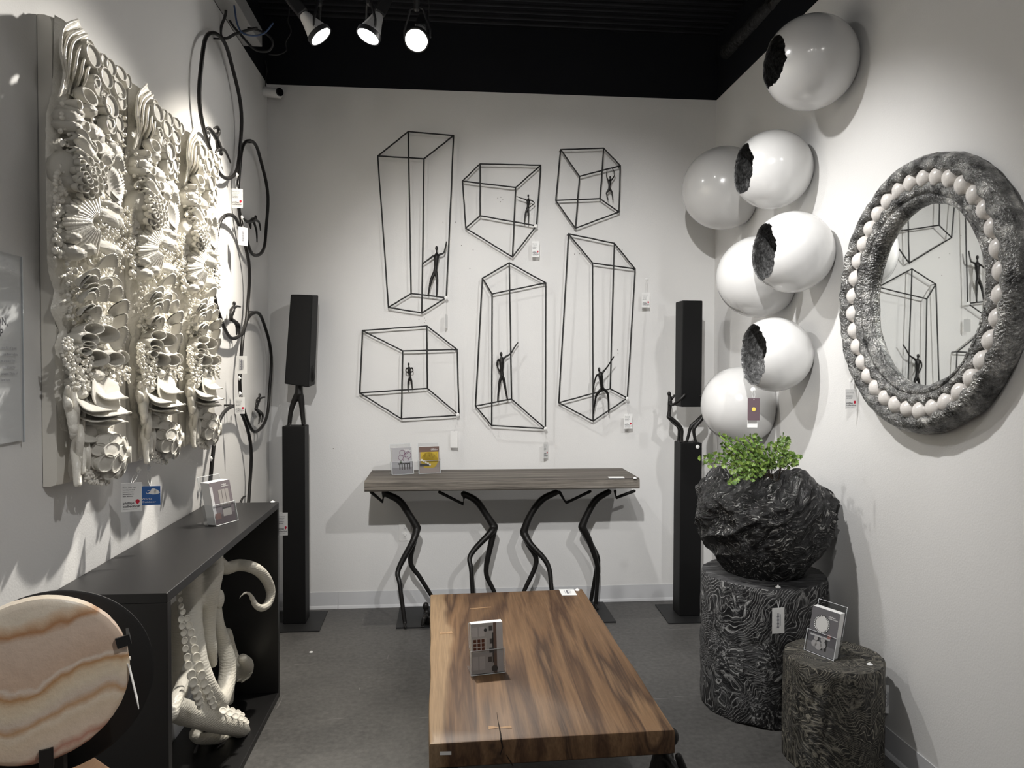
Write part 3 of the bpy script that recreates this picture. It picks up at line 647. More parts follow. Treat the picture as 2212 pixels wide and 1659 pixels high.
# ================================================================== FIGURES (black sculpted figures)
def fig_mb(parts, fn):
    """parts: list of (points, radii in metres); fn maps (x,y,lift) -> world"""
    mb = MB()
    for pts, rad in parts:
        P = [fn(p) for p in pts]
        if len(P) == 1: mb.ball(P[0], rad, 12, 8)
        else: mb.tube(P, rad, 8, 3)
    return mb
def body_parts(head, neck, chest, waist, hip, arms, legs, s=1.0, shoulders=None):
    s = s*1.12
    """s = figure scale in metres (about its height)"""
    k = s
    pr = [([head], (.026*k, .026*k, .040*k)), ([head, neck, chest], [.016*k, .015*k, .026*k]),
          ([neck, chest, waist, hip], [.022*k, .046*k, .030*k, .036*k])]
    for a in arms: pr.append(([chest if shoulders is None else neck]+list(a), [.026*k]+[.020*k]+[.014*k]*(len(a)-2)+[.013*k] if len(a) > 1 else [.02*k, .014*k]))
    for l in legs: pr.append(([hip]+list(l), [.032*k, .027*k]+[.020*k]*(len(l)-2)+[.014*k] if len(l) > 1 else [.03*k, .016*k]))
    return pr
def figure(root, zf, plane, body, s, name='figure', lift=None, voxel=.0022):
    ax, val = plane
    def fn(p):
        dv = p[2] if len(p) > 2 else 0.0
        return onY(*zf(p[:2]), val-dv) if ax == 'Y' else onX(*zf(p[:2]), val+dv)
    mb = fig_mb(body_parts(*body, s=s), fn); return mb.remesh(name, m_blackmetal, root, voxel, 3)

# ================================================================== RINGS ON THE LEFT WALL
XR_ = XL+.036
def ring(label, x0, x1, y0, y1, body, zf, s, hide=False):
    a, b = onX(x0, (y0+y1)/2, XR_), onX(x1, (y0+y1)/2, XR_); yc = (a.y+b.y)/2
    # vertical extent at the centre depth
    cx = (x0+x1)/2; tz = CAM.z+ (onY(cx, y0, yc).z-CAM.z); bz = onY(cx, y1, yc).z
    rad = (b.y-a.y)/4+(tz-bz)/4; c = V((XR_, yc, (tz+bz)/2))
    root = thing('hoop_sculpture', label, 'wall sculpture', c-V((0, 0, rad)), 'black hoops with climbing figures')
    pts = [c+V((.004*math.sin(5*t_), math.cos(t_)*rad*(1+.012*math.sin(3*t_+x0)), math.sin(t_)*rad*(1+.012*math.cos(2*t_)))) for t_ in [2*math.pi*i/48 for i in range(48)]]
    MB().tube(pts, .0085, 10, 0, True).build('hoop', m_blackmetal, root, smooth=True)
    for t_ in (1.57,):   # wall pin
        q = c+V((0, math.cos(t_)*rad, math.sin(t_)*rad)); MB().tube([q, V((XL, q.y, q.z))], .004, 8).build('wall_pin', m_blackmetal, root)
    if body: figure(root, zf, ('X', XR_), body, s)
    return c, rad
q3 = zt((400, 60), 300/995); q4 = zt((400, 440), 300/754)
ring('topmost black hoop on left wall, figure hanging head down', 430, 522, 88, 378, ((258, 897), (250, 882), (246, 868), (230, 805), (219, 782), [[(226, 880), (219, 903)], [(285, 880), (325, 968)]], [[(190, 742), (165, 718), (138, 742)], [(241, 750), (232, 712), (206, 722)]]), q3, .30)
ring('second black hoop from the top, figure bent over its inner edge', 515, 578, 308, 552, ((505, 1358), (497, 1366), (486, 1376), (470, 1388), (462, 1390), [[(528, 1390), (540, 1450)], [(510, 1450), (515, 1535)]], [[(440, 1388), (415, 1362)], [(466, 1412), (470, 1438)]]), q3, .26)
ring('large black hoop right of relief panels, figure seated pointing right', 462, 538, 463, 735, ((266, 543), (262, 560), (256, 580), (250, 610), (250, 628), [[(278, 558), (300, 560)], [(246, 600), (244, 628)]], [[(278, 655), (280, 710)], [(290, 658), (292, 712)]]), q4, .27)
ring('black hoop beside left pedestal, figure seated low pointing right', 515, 588, 685, 922, ((405, 1040), (401, 1052), (396, 1068), (389, 1098), (385, 1115), [[(415, 1054), (433, 1050)], [(386, 1085), (384, 1110)]], [[(405, 1145), (400, 1195)], [(420, 1145), (415, 1185)]]), q4, .25)
ring('lowest black hoop, half hidden behind the black console', 450, 545, 885, 1170, ((300, 1630), (296, 1645), (290, 1660), (282, 1690), (280, 1705), [[(310, 1600), (328, 1588)], [(278, 1675), (276, 1700)]], [[(305, 1735), (300, 1770)], [(312, 1730), (312, 1770)]]), q4, .25)

# ================================================================== TAGS
def tag(label, c, r, u, w, h, hang=None, button=None, style='logo', tint=None, lift=V((0, 0, 0)), string=True):
    """card centred at c with axes r,u; style logo | price | blue | plain"""
    c, r, u = V(c), V(r).normalized(), V(u).normalized(); n = r.cross(u); th = .0012
    root = thing('price_tag', label, 'tag', c-u*(h/2), 'tags on white strings')
    cm = {'logo': m_white, 'price': m_white, 'blue': m_blue, 'plum': m_purple, 'plain': m_white}[style]
    corners = [c-r*w/2-u*h/2, c+r*w/2-u*h/2, c+r*w/2+u*h/2, c-r*w/2+u*h/2]
    MB().prism(corners, n*th).build('card', cm, root)
    f = c+n*(th+.0004)
    def P(x, y): return f+r*((x-.5)*w)+u*((y-.5)*h)
    if style == 'logo':
        mb = MB()
        for i, s in enumerate(['More than just', 'furniture and', 'accessories.', 'Something to', 'talk about.']):
            text_into(mb, s, P(.08, .82-.075*i), r, u, h*.042, i > 2, width=w*.045*len(s))
        text_into(mb, 'phillips', P(.08, .26), r, u, h*.085, True, width=w*.56); text_into(mb, 'collection', P(.08, .145), r, u, h*.085, True, width=w*.84)
        text_into(mb, 'modern organic', P(.08, .08), r, u, h*.025, False, width=w*.7)
        mb.build('lettering', m_ink, root)
        k = [P(.80, .35)+r*(w*.10*math.cos(t_))+u*(w*.115*math.sin(t_)) for t_ in [math.radians(-50+280*i/12) for i in range(13)]]+[P(.80, .25)]
        MB().prism(k, n*.0003).build('logo_drop', m_red, root)
    if style == 'price':
        mb = MB()
        for x, y0, y1, ww in ((.30, .2, .85, .025), (.42, .25, .80, .10), (.60, .25, .78, .025), (.68, .3, .75, .02)):
            mb.prism([P(x, y0), P(x+ww, y0), P(x+ww, y1), P(x, y1)], n*.0003)
        for y in (.22, .36, .5, .64): mb.prism([P(.38, y), P(.56, y), P(.56, y+.05), P(.38, y+.05)], n*.0003)
        mb.build('lettering', m_inkgrey, root)
    if style == 'blue':
        mb = MB(); text_into(mb, 'Works', P(.06, .29), r, u, h*.10, False, width=w*.52); text_into(mb, 'Outdoor', P(.06, .13), r, u, h*.10, False, width=w*.72)
        k = [P(.70+.28*math.cos(t_)*(1), .66+.10*math.sin(t_)) for t_ in [2*math.pi*i/20 for i in range(20)]]; mb.prism(k, n*.0003)
        for x, y, q in ((.66, .74, .15), (.80, .71, .12)): mb.prism([P(x+q*math.cos(t_), y+q*.95*math.sin(t_)) for t_ in [2*math.pi*i/16 for i in range(16)]], n*.0004)
        for x0, y0, x1 in ((.30, .60, .46), (.28, .66, .33), (.36, .76, .48)): mb.prism([P(x0, y0), P(x1, y0), P(x1, y0+.03), P(x0, y0+.03)], n*.0003)
        mb.build('lettering', m_white, root)
    if style == 'plum':
        k = [P(.5+.17*math.cos(t_), .5+.17*math.sin(t_)*w/h) for t_ in [2*math.pi*i/20 for i in range(20)]]; MB().prism(k, n*.0005).build('seal', m_gold, root)
        MB().prism([P(.47, .93), P(.53, .93), P(.53, .955), P(.47, .955)], n*.0003).build('eyelet', m_white, root)
    if button is not None and string:
        b = V(button); top = P(.5, .95); mid = (b+top)/2
        MB().tube([b, mid+r*.006, top], .0005, 5, 4).tube([b, mid-r*.006, top], .0005, 5, 4).build('string', m_thread, root)
    if button is not None:
        b = V(button); bn = V(hang) if hang is not None else n; o1 = bn.orthogonal().normalized(); m_ = Matrix((o1, bn.cross(o1), bn)).transposed()
        MB().lathe([(.0, -.003), (.010, -.003), (.0105, 0), (.006, .003), (.003, .004), (.003, .007), (.0, .007)], b, m_, 16).build('button', m_button, root, smooth='auto')
    return root
Xv, Yv, Zv = V((1, 0, 0)), V((0, 1, 0)), V((0, 0, 1))
FC = V((math.cos(.1), -math.sin(.1), 0))
def rz(a): return V((math.cos(a), math.sin(a), 0))
def pxtag(label, x0, x1, y0, y1, plane, ang=0.0, button=None, style='logo', bplane=None, wid=None):
    """card seen at this pixel box, turned by ang about the vertical"""
    ax, val = plane; f = onY if ax == 'Y' else onX
    c = f((x0+x1)/2, (y0+y1)/2, val); dist = (c-CAM).dot(fw)
    hh = (y1-y0)*dist/F; ww = wid if wid else (x1-x0)*dist/F
    bp = None
    if button: bax, bv = bplane or plane; bp = (onY if bax == 'Y' else onX if bax == 'X' else onZ)(button[0], button[1], bv)
    return tag(label, c, rz(ang), Zv, ww, hh, None if bplane is None else {'Y': -Yv, 'X': Xv, 'Z': Zv}[bplane[0]], bp, style)
YT = D-.062
BW = ('Y', D-.058)
pxtag('white tag below the middle wire box with hand-on-hip figure', 1149, 1165, 521, 555, ('Y', YT), 0, (1157.5, 488), bplane=BW)
pxtag('white tag on wall pin right of tallest right wire frame', 1386, 1404, 632, 664, ('Y', YT), .05, (1397, 603), bplane=('Y', D-.004))
pxtag('white tag hanging from right wire frame with lunging figure', 1348, 1366, 894, 926, ('Y', YT), 0, (1355.5, 861), bplane=BW)
pxtag('grey shaded tag below the center wire tower, turned sideways', 1173, 1184, 955, 990, ('Y', D-.05), .75, (1178.5, 926), 'logo', bplane=BW, wid=.042)
pxtag('tag seen edge on below the tall left wire tower', 961, 966, 679, 709, ('Y', D-.05), 1.25, (963.6, 643), 'plain', bplane=BW, wid=.045)
pxtag('blank tag turned left below wide low wire box', 973, 989, 931, 967, ('Y', D-.05), -.45, (989, 896), 'plain', bplane=BW, wid=.047)
pxtag('white tag between the two upper black hoops', 501, 524, 408, 449, ('X', XL+.09), .1, (512, 378), bplane=('X', XR_+.012))
pxtag('narrow turned tag on the second hoop from top', 519, 531, 491, 530, ('X', XL+.07), .9, (523, 470), 'price', bplane=('X', XR_+.012), wid=.05)
pxtag('price sticker tag where the two middle hoops meet', 511, 533, 769, 807, ('X', XL+.075), .1, (517.5, 817), 'price', bplane=('X', XR_+.012))
pxtag('small tag just above the lowest black hoop', 511, 525, 858, 894, ('X', XL+.075), .5, (519, 850), bplane=('X', XR_+.012), wid=.044)
pxtag('white printed tag under the relief panels, left of blue tag', 264, 304, 1043, 1105, ('X', XL+.09), .25, (300, 1015), bplane=('X', XL+.05))
pxtag('square blue tag under relief panels', 305, 345, 1050, 1091, ('X', XL+.09), .12, (322, 1010), 'blue', bplane=('X', XL+.05))
pxtag('white tag beside mirror, lower left of its frame', 1826, 1851, 841, 883, ('X', XR-.03), -.12, (1838, 820), bplane=('X', XR-.02))
c = onX(456.5, 991, XR_+.014); o = MB().lathe([(.0, -.003), (.010, -.003), (.0105, 0), (.004, .004), (0, .006)], c, Matrix((Yv, Zv, Xv)).transposed(), 16).build('plastic_button', m_button, None, smooth='auto'); props(o, 'white plastic button clipped on the lowest black hoop', 'button')

# acrylic sign at the left edge
a = onX(47, 555, XL+.012); b_ = onX(50, 955, XL+.012); ye = (a.y+b_.y)/2; z_1, z_0 = a.z, b_.z; wS = .36
t_ = thing('acrylic_wall_sign', 'clear acrylic sign with printed text at left edge of picture', 'sign', V((XL, ye-wS/2, z_0)))
MB().box((XL+.008, ye-wS/2, (z_0+z_1)/2), (.002, wS-.008, z_1-z_0-.008)).build('paper', m_white, t_)
MB().box((XL+.012, ye-wS/2, (z_0+z_1)/2), (.004, wS, z_1-z_0)).build('acrylic_sheet', m_acrylic, t_)
MB().box((XL+.012, ye+.001, (z_0+z_1)/2), (.005, .002, z_1-z_0)).build('sheet_edge', m_acedge, t_)
mb = MB()
def sline(s, py, hpx, xend, bold):
    e = onX(xend, py, XL+.0145); h_ = hpx*(e-CAM).dot(fw)/F; vs, _ = text_geo(s, bold); wd_ = max(v.x for v in vs)*h_/.72
    text_into(mb, s, e-Yv*wd_, Yv, Zv, h_, bold)
sline('WN,', 703, 17, 17, True); sline('P', 727, 17, 7, True)
mb.build('heading', m_ink, t_); mb = MB()
for i, (s, xe) in enumerate([('and full of quiet', 36), ('cean floor, while', 38), ('ne a space that', 33), ('with a beachy', 33), ('orward. Think of', 38), ('llent taste.', 23)]): sline(s, 755+i*13.6, 6.2, xe, False)
mb.build('lettering', m_inkgrey, t_)

# ================================================================== BLACK CONSOLE WITH OCTOPUS
CY1, CY2, CX1, CX0, CZ = 1.960, 3.233, -.7166, XL+.012, .841
t_ = thing('black_console', 'matte black open box console against the left wall', 'console', V(((CX0+CX1)/2, (CY1+CY2)/2, 0)))
th = .026; xm = (CX0+CX1)/2; xw = CX1-CX0
MB().box((xm, (CY1+CY2)/2, CZ-th/2), (xw, CY2-CY1, th)).build('top_panel', m_cab, t_, bevel=.002)
MB().box((xm, (CY1+CY2)/2, th/2), (xw, CY2-CY1, th)).build('bottom_panel', m_cab, t_, bevel=.002)
MB().box((xm, CY1+th/2, CZ/2), (xw, th, CZ-2*th)).build('end_panel', m_cab, t_, bevel=.001)
MB().box((xm, CY2-th/2, CZ/2), (xw, th, CZ-2*th)).build('end_panel', m_cab, t_, bevel=.001)
z7 = zt((350, 1180), 350/1212)
ot = thing('octopus_sculpture', 'cream octopus sculpture with curling arms inside the black console', 'sculpture', onX(*z7((420, 1440)), -.86)*1.0)
def o3(p, x): return onX(*z7(p), x)
def rpx(p, x, r): return r*350/1212*(o3(p, x)-CAM).dot(fw)/F
mb = MB()
def arm(pts, sub=6, seg=12):
    P = [o3((x, y), X_) for x, y, X_, r in pts]; R_ = [rpx((x, y), X_, r) for x, y, X_, r in pts]; mb.tube(P, R_, seg, sub); return P, R_
arm([(380, 20, -.86, 70), (375, 180, -.84, 86), (350, 330, -.84, 82), (345, 480, -.85, 66), (350, 640, -.85, 52), (372, 780, -.84, 42), (380, 880, -.86, 34)])
arm([(200, 240, -.90, 100), (210, 400, -.89, 95), (220, 560, -.87, 80), (240, 700, -.85, 78), (260, 850, -.83, 80), (300, 1000, -.81, 88), (350, 1110, -.80, 90), (410, 1170, -.80, 78), (455, 1120, -.82, 66), (485, 1000, -.83, 66), (490, 860, -.84, 62), (460, 720, -.86, 52), (420, 580, -.87, 46), (400, 440, -.88, 44)])
arm([(420, 130, -.88, 60), (480, 165, -.86, 50), (570, 140, -.825, 46), (680, 160, -.765, 45), (765, 225, -.735, 42), (812, 330, -.722, 37), (795, 425, -.725, 33), (745, 462, -.738, 29), (700, 440, -.755, 25), (675, 390, -.768, 20), (645, 350, -.778, 15), (605, 358, -.79, 11), (572, 400, -.80, 6)])
arm([(490, 640, -.90, 34), (520, 760, -.89, 34), (555, 880, -.87, 40), (590, 960, -.85, 55), (625, 930, -.83, 56), (632, 880, -.81, 50), (600, 840, -.80, 38)])
arm([(60, 1200, -.84, 90), (160, 1240, -.84, 95), (280, 1280, -.82, 85), (420, 1320, -.80, 78), (540, 1345, -.78, 72), (600, 1385, -.78, 60), (570, 1425, -.80, 50), (480, 1430, -.83, 45), (360, 1440, -.86, 45), (270, 1435, -.88, 44), (240, 1400, -.91, 38), (290, 1365, -.94, 34), (380, 1350, -.95, 28), (460, 1340, -.95, 22)])
arm([(60, 1260, -.79, 60), (95, 1170, -.79, 55), (140, 1060, -.80, 50), (180, 950, -.83, 46), (215, 820, -.86, 42), (240, 640, -.90, 38)])
arm([(495, 1160, -.90, 40), (500, 1060, -.90, 44), (500, 900, -.91, 40)])
arm([(140, 480, -.95, 90), (150, 700, -.95, 90), (140, 900, -.95, 80), (120, 1100, -.93, 70)])
mb.remesh('body', m_octo, ot, .007, 5)
eye = MB().ball(o3((432, 395), -.83), (rpx((432, 395), -.83, 30), rpx((432, 395), -.83, 60), rpx((432, 395), -.83, 70)), 16, 12).build('eye', m_octo, ot, smooth=True)
# suckers
mbs = MB().lathe([(.55, -.35), (.8, -.1), (1.0, .25), (.95, .42), (.72, .40), (.62, .2), (.30, .12), (.02, .12)], (0, 0, 0), None, 16, caps=False); sme = mbs.mesh('sucker', smooth=True); sme.materials.append(m_octo)
def sucker(p, x, r, nrm):
    q = o3(p, x); n_ = V(nrm).normalized(); o1 = n_.orthogonal().normalized(); R3 = Matrix((o1, n_.cross(o1), n_)).transposed(); k = rpx(p, x, r)
    place('sucker', sme, ot, q-ot.location, R3, (k*1.38, k*1.38, k*.9))
nA = V((.75, -.62, .1))
for x, y, X_, r in [(128, 345, -.80, 14), (135, 400, -.80, 15), (140, 450, -.80, 17), (152, 490, -.80, 18), (140, 545, -.79, 20), (185, 540, -.79, 20), (148, 595, -.78, 21), (200, 590, -.78, 22), (158, 648, -.78, 20), (215, 645, -.775, 23), (165, 705, -.775, 20), (230, 705, -.77, 24), (172, 765, -.77, 20), (240, 770, -.765, 26), (185, 830, -.76, 22), (252, 830, -.755, 27), (192, 890, -.755, 24), (272, 900, -.745, 29), (217, 960, -.74, 28), (292, 965, -.735, 28), (229, 1018, -.735, 28), (308, 1022, -.73, 28), (245, 1070, -.735, 28), (332, 1070, -.725, 28), (262, 1115, -.735, 27), (350, 1113, -.725, 26), (275, 1157, -.735, 26), (366, 1155, -.73, 25), (285, 1192, -.74, 22), (385, 1190, -.735, 22)]:
    sucker((x, y), X_, r, nA)
for x, y, X_, r in [(455, 1232, -.755, 22), (506, 1250, -.75, 22), (550, 1272, -.745, 21), (590, 1285, -.745, 19), (617, 1300, -.745, 16), (636, 1318, -.75, 13), (480, 1213, -.77, 18), (525, 1230, -.765, 18), (568, 1245, -.76, 17), (600, 1262, -.76, 14)]:
    sucker((x, y), X_, r, V((.5, -.4, .75)))
for x, y, X_, r in [(545, 970, -.83, 14), (575, 1000, -.82, 15), (610, 1005, -.81, 15), (640, 985, -.80, 14), (660, 950, -.80, 13), (668, 910, -.80, 12), (662, 870, -.80, 11)]:
    sucker((x, y), X_, r, V((.5, -.3, -.7)))
# tag on the console corner
c = onY(610, 1132, CY2-.005); tag('white tag hanging off the far corner of the black console', onX(610.5, 1132, CX1+.012), rz(.05), Zv, .043, .098, Zv, onZ(589, 1084, CZ+.004), 'logo')

# ================================================================== LEAFLET HOLDERS
def holder(label, leaf_label, c, yaw, w, h, cover, tilt=.2, d=.035, hb=1.12):
    """acrylic holder standing at c (front bottom centre); local x right, y back, z up"""
    R_ = Matrix.Rotation(yaw, 3, 'Z'); c = V(c); ct, st = math.cos(tilt), math.sin(tilt)
    root = thing('leaflet_holder', label, 'holder', c, 'clear acrylic leaflet holders')
    def T(x, y, z): return c+R_ @ V((x, y*ct+z*st, z*ct-y*st+ y*st))   # leaning back
    th = .0025
    def slab(x0, x1, y0, y1, z0, z1, nm, m=m_acrylic):
        b = [T(x0, y0, z0), T(x1, y0, z0), T(x1, y1, z0), T(x0, y1, z0)]; t = [T(x0, y0, z1), T(x1, y0, z1), T(x1, y1, z1), T(x0, y1, z1)]
        return MB().hexa(b, t).build(nm, m, root)
    slab(-w/2, w/2, d, d+th, 0, h*hb, 'back_panel'); slab(-w/2, w/2, 0, th, 0, h*.48, 'front_panel'); slab(-w/2, w/2, th, d, 0, th, 'tray')
    slab(-w/2-th, -w/2, 0, d+th, 0, h*.48, 'side_panel'); slab(w/2, w/2+th, 0, d+th, 0, h*.48, 'side_panel')
    e = .0012
    MB().tube([T(-w/2, 0, e), T(w/2, 0, e)], e, 6).tube([T(-w/2-th, 0, e), T(-w/2-th, 0, h*.48)], e, 6).tube([T(w/2+th, 0, e), T(w/2+th, 0, h*.48)], e, 6).tube([T(-w/2, 0, h*.48), T(w/2, 0, h*.48)], e*.7, 6).tube([T(-w/2, d, h*hb), T(w/2, d, h*hb)], e*.7, 6).tube([T(w/2, d, h*.48), T(w/2, d, h*hb)], e*.7, 6).tube([T(-w/2, d, h*.48), T(-w/2, d, h*hb)], e*.7, 6).build('polished_edge', m_acedge, root)
    foot = c+R_ @ V((0, d*ct+h*.5*st+.03, 0))
    slab(-w/2, w/2, d+th, d+th+.0, 0, .001, 'foot') if False else None
    b0, b1 = c+R_ @ V((-w/2, d*ct, .0005)), c+R_ @ V((w/2, d*ct, .0005)); b2, b3 = c+R_ @ V((w/2, d*ct+.045, .0005)), c+R_ @ V((-w/2, d*ct+.045, .0005))
    MB().hexa([b0, b1, b2, b3], [p+Zv*th for p in (b0, b1, b2, b3)]).build('foot_plate', m_acrylic, root)
    # leaflets
    lr = thing('leaflet_stack', leaf_label, 'leaflets', T(0, d*.5, th), 'picture leaflets in acrylic holders')
    lw, y0, y1, zb, zt_ = w*.96, th*1.6, d*.85, th*1.2, h
    b = [T(-lw/2, y0, zb), T(lw/2, y0, zb), T(lw/2, y1, zb), T(-lw/2, y1, zb)]; t = [T(-lw/2, y0, zt_), T(lw/2, y0, zt_), T(lw/2, y1, zt_), T(-lw/2, y1, zt_)]
    MB().hexa(b, t).build('pages', m_white, lr)
    nn = (T(0, y0-1, 0)-T(0, y0, 0)).normalized()
    def quad(x0, x1, z0, z1, m, lay, nm='print'):
        ps = [T(-lw/2+x*lw, y0, zb+z*(zt_-zb))+nn*(.0003*lay) for x, z in ((x0, z0), (x1, z0), (x1, z1), (x0, z1))]
        return MB().prism(ps, nn*.0002)
    def disc(x, z, r, lay, r2=0):
        n_ = 24; asp = lw/(zt_-zb); o_ = MB()
        pts = [T(-lw/2+(x+r*math.cos(a))*lw, y0, zb+(z+r*asp*math.sin(a))*(zt_-zb))+nn*(.0003*lay) for a in [2*math.pi*i/n_ for i in range(n_)]]
        if not r2: o_.prism(pts, nn*.0002)
        else:
            pin = [T(-lw/2+(x+r2*math.cos(a))*lw, y0, zb+(z+r2*asp*math.sin(a))*(zt_-zb))+nn*(.0003*lay) for a in [2*math.pi*i/n_ for i in range(n_)]]
            o_.add(pts+pin, [(i, (i+1) % n_, n_+(i+1) % n_, n_+i) for i in range(n_)])
        return o_
    def words(s, x, z, hh, ww):
        o_ = MB(); text_into(o_, s, T(-lw/2+x*lw, y0, zb+z*(zt_-zb))+nn*.0015, (T(1, 0, 0)-T(0, 0, 0)), (T(0, 0, 1)-T(0, 0, 0)), hh*(zt_-zb), True, ww*lw); return o_
    cover(lr, quad, disc, words); return root
pm = lambda n, c: mat('print_'+n, c, .35)
def logo(lr, words, x=.55, z=.90, m=None):
    o_ = words('phillips', x, z, .028, .24); o2 = words('collection', x, z-.04, .028, .34); o_.add(o2.v, o2.f); o_.build('lettering', m or m_white, lr)
def cover_panels(lr, quad, disc, words):
    quad(0, 1, 0, 1, 0, 1).build('cover', pm('mauve', (.19, .165, .18)), lr); quad(0, 1, 0, .22, 0, 2).build('floor_print', pm('mauvedark', (.12, .10, .11)), lr)
    quad(0, .12, .2, .9, 0, 2).build('window_print', pm('pale', (.6, .6, .62)), lr)
    for i in range(3): quad(.36+i*.17, .51+i*.17, .40, .80, 0, 3).build('panel_print', pm('stone', (.36, .34, .33)), lr)
    quad(.42, .84, .16, .36, 0, 3).build('chest_print', pm('chest', (.40, .38, .37)), lr); quad(.42, .84, .335, .37, 0, 4).build('chest_top_print', pm('dk', (.05, .05, .05)), lr)
    quad(.04, .3, .12, .26, 0, 3).build('sofa_print', pm('sofa', (.20, .12, .11)), lr); logo(lr, words)
def cover_rings(lr, quad, disc, words):
    quad(0, 1, 0, 1, 0, 1).build('cover', pm('lightgrey', (.40, .395, .41)), lr); quad(0, 1, 0, .25, 0, 2).build('floor_print', pm('midgrey', (.26, .25, .26)), lr)
    for x, z, r in ((.52, .80, .14), (.80, .70, .17), (.44, .62, .13), (.68, .55, .15), (.72, .84, .12)): disc(x, z, r, 3, r*.86).build('ring_print', pm('plumline', (.13, .05, .10)), lr)
    quad(.28, .9, .36, .41, 0, 3).build('table_print', pm('dk', (.05, .05, .05)), lr)
    for x in (.34, .46, .58, .72, .84): quad(x, x+.05, .16, .37, 0, 4).build('leg_print', pm('dk2', (.07, .065, .06)), lr)
    quad(.38, .5, .41, .50, 0, 3).build('plant_print', pm('plant', (.08, .10, .06)), lr); logo(lr, words, .62, .91)
def cover_gold(lr, quad, disc, words):
    quad(0, 1, 0, 1, 0, 1).build('cover', pm('warmgrey', (.30, .25, .22)), lr); quad(0, 1, .80, 1, 0, 2).build('ceiling_print', pm('brown', (.14, .085, .07)), lr)
    quad(.06, .95, .40, .80, 0, 3).build('gold_wall_print', pm('gold', (.50, .35, .03)), lr); disc(.5, .47, .42, 3).build('gold_curve_print', pm('gold', (.5, .35, .03)), lr)
    for i in range(9): quad(.16+i*.085, .18+i*.085, .56+.05*(i % 3), .64+.05*(i % 3), 0, 5).build('figure_print', pm('golddark', (.25, .16, .02)), lr)
    for i in range(5): disc(.12+i*.1, .50-i*.045, .05, 6).build('chair_print', pm('chairw', (.6, .58, .56)), lr)
    quad(.02, .55, .26, .36, 0, 4).build('table_print', pm('dk', (.05, .05, .05)), lr); quad(.0, 1, .0, .20, 0, 4).build('floor_print', pm('taupe', (.33, .28, .26)), lr); logo(lr, words, .58, .90)
def cover_room(lr, quad, disc, words):
    quad(0, 1, 0, 1, 0, 1).build('cover', pm('room', (.40, .385, .37)), lr); quad(.80, 1, 0, 1, 0, 2).build('ceiling_print', pm('pale2', (.5, .48, .47)), lr); quad(.70, .80, 0, 1, 0, 2).build('shadow_print', pm('brown2', (.14, .09, .07)), lr)
    quad(.02, .48, .42, .70, 0, 2).build('art_print', pm('pale3', (.48, .46, .43)), lr)
    for i in range(3):
        for j in range(3): quad(.06+i*.13, .155+i*.13, .455+j*.082, .52+j*.082, 0, 3).build('square_print', pm('rust', (.10, .03, .015)), lr)
    for a, b, e, f_ in ((.02, .2, .74, .93), (.24, .42, .74, .93), (.02, .2, .08, .34), (.24, .42, .08, .34)): quad(a, b, e, f_, 0, 2).build('door_print', pm('pale2', (.5, .48, .47)), lr)
    disc(.45, .86, .05, 3).build('lamp_print', pm('dk', (.05, .05, .05)), lr)
    for x, z in ((.56, .84), (.58, .58), (.56, .40), (.52, .22)): quad(x, x+.12, z, z+.1, 0, 3).build('chair_print', pm('dk2', (.07, .065, .06)), lr)
    quad(.66, .7, .2, .8, 0, 3).build('table_print', pm('dk', (.05, .05, .05)), lr); disc(.72, .08, .1, 3).build('lamp_print', pm('dk', (.05, .05, .05)), lr)
def cover_mirror(lr, quad, disc, words):
    quad(0, 1, 0, 1, 0, 1).build('cover', pm('slate', (.135, .13, .14)), lr); quad(0, 1, 0, .22, 0, 2).build('floor_print', pm('slate2', (.22, .215, .22)), lr)
    disc(.42, .66, .29, 3).build('frame_print', pm('dk', (.05, .05, .05)), lr); disc(.42, .66, .23, 4).build('mirror_print', pm('pale4', (.62, .61, .60)), lr)
    for i in range(28):
        a = 2*math.pi*i/28; disc(.42+.265*math.cos(a), .66+.265*math.sin(a)*.66, .018, 5).build('pearl_print', m_white, lr)
    quad(.08, .80, .36, .40, 0, 4).build('table_print', pm('pale4', (.62, .61, .60)), lr)
    for x, z, r in ((.26, .2, .1), (.42, .18, .13), (.58, .22, .10), (.3, .32, .07), (.55, .33, .08)): disc(x, z, r, 4).build('root_print', pm('pale2', (.5, .48, .47)), lr)
    for x in (.34, .5, .64): quad(x, x+.07, .1, .36, 0, 3).build('root_print', pm('dk', (.05, .05, .05)), lr)
    disc(.74, .44, .07, 5).build('flower_print', pm('pinkish', (.35, .18, .16)), lr); logo(lr, words, .62, .86)
def hold_px(label, ll, pa, pb, zpl, hpx, cover, tilt=.18, d=.035, yaw=None, hb=1.12):
    a, b = onZ(*pa, zpl), onZ(*pb, zpl); c = (a+b)/2; w = (b-a).length; y_ = math.atan2((b-a).y, (b-a).x) if yaw is None else yaw
    hh = hpx*(c-CAM).dot(fw)/F
    return holder(label, ll, c, y_, w, hh, cover, tilt, d, hb)
hold_px('acrylic leaflet holder on the black console under the relief panels', 'mauve picture leaflets in holder on black console', (468, 1137), (514, 1124), CZ+.001, 92, cover_panels, .22, .05)

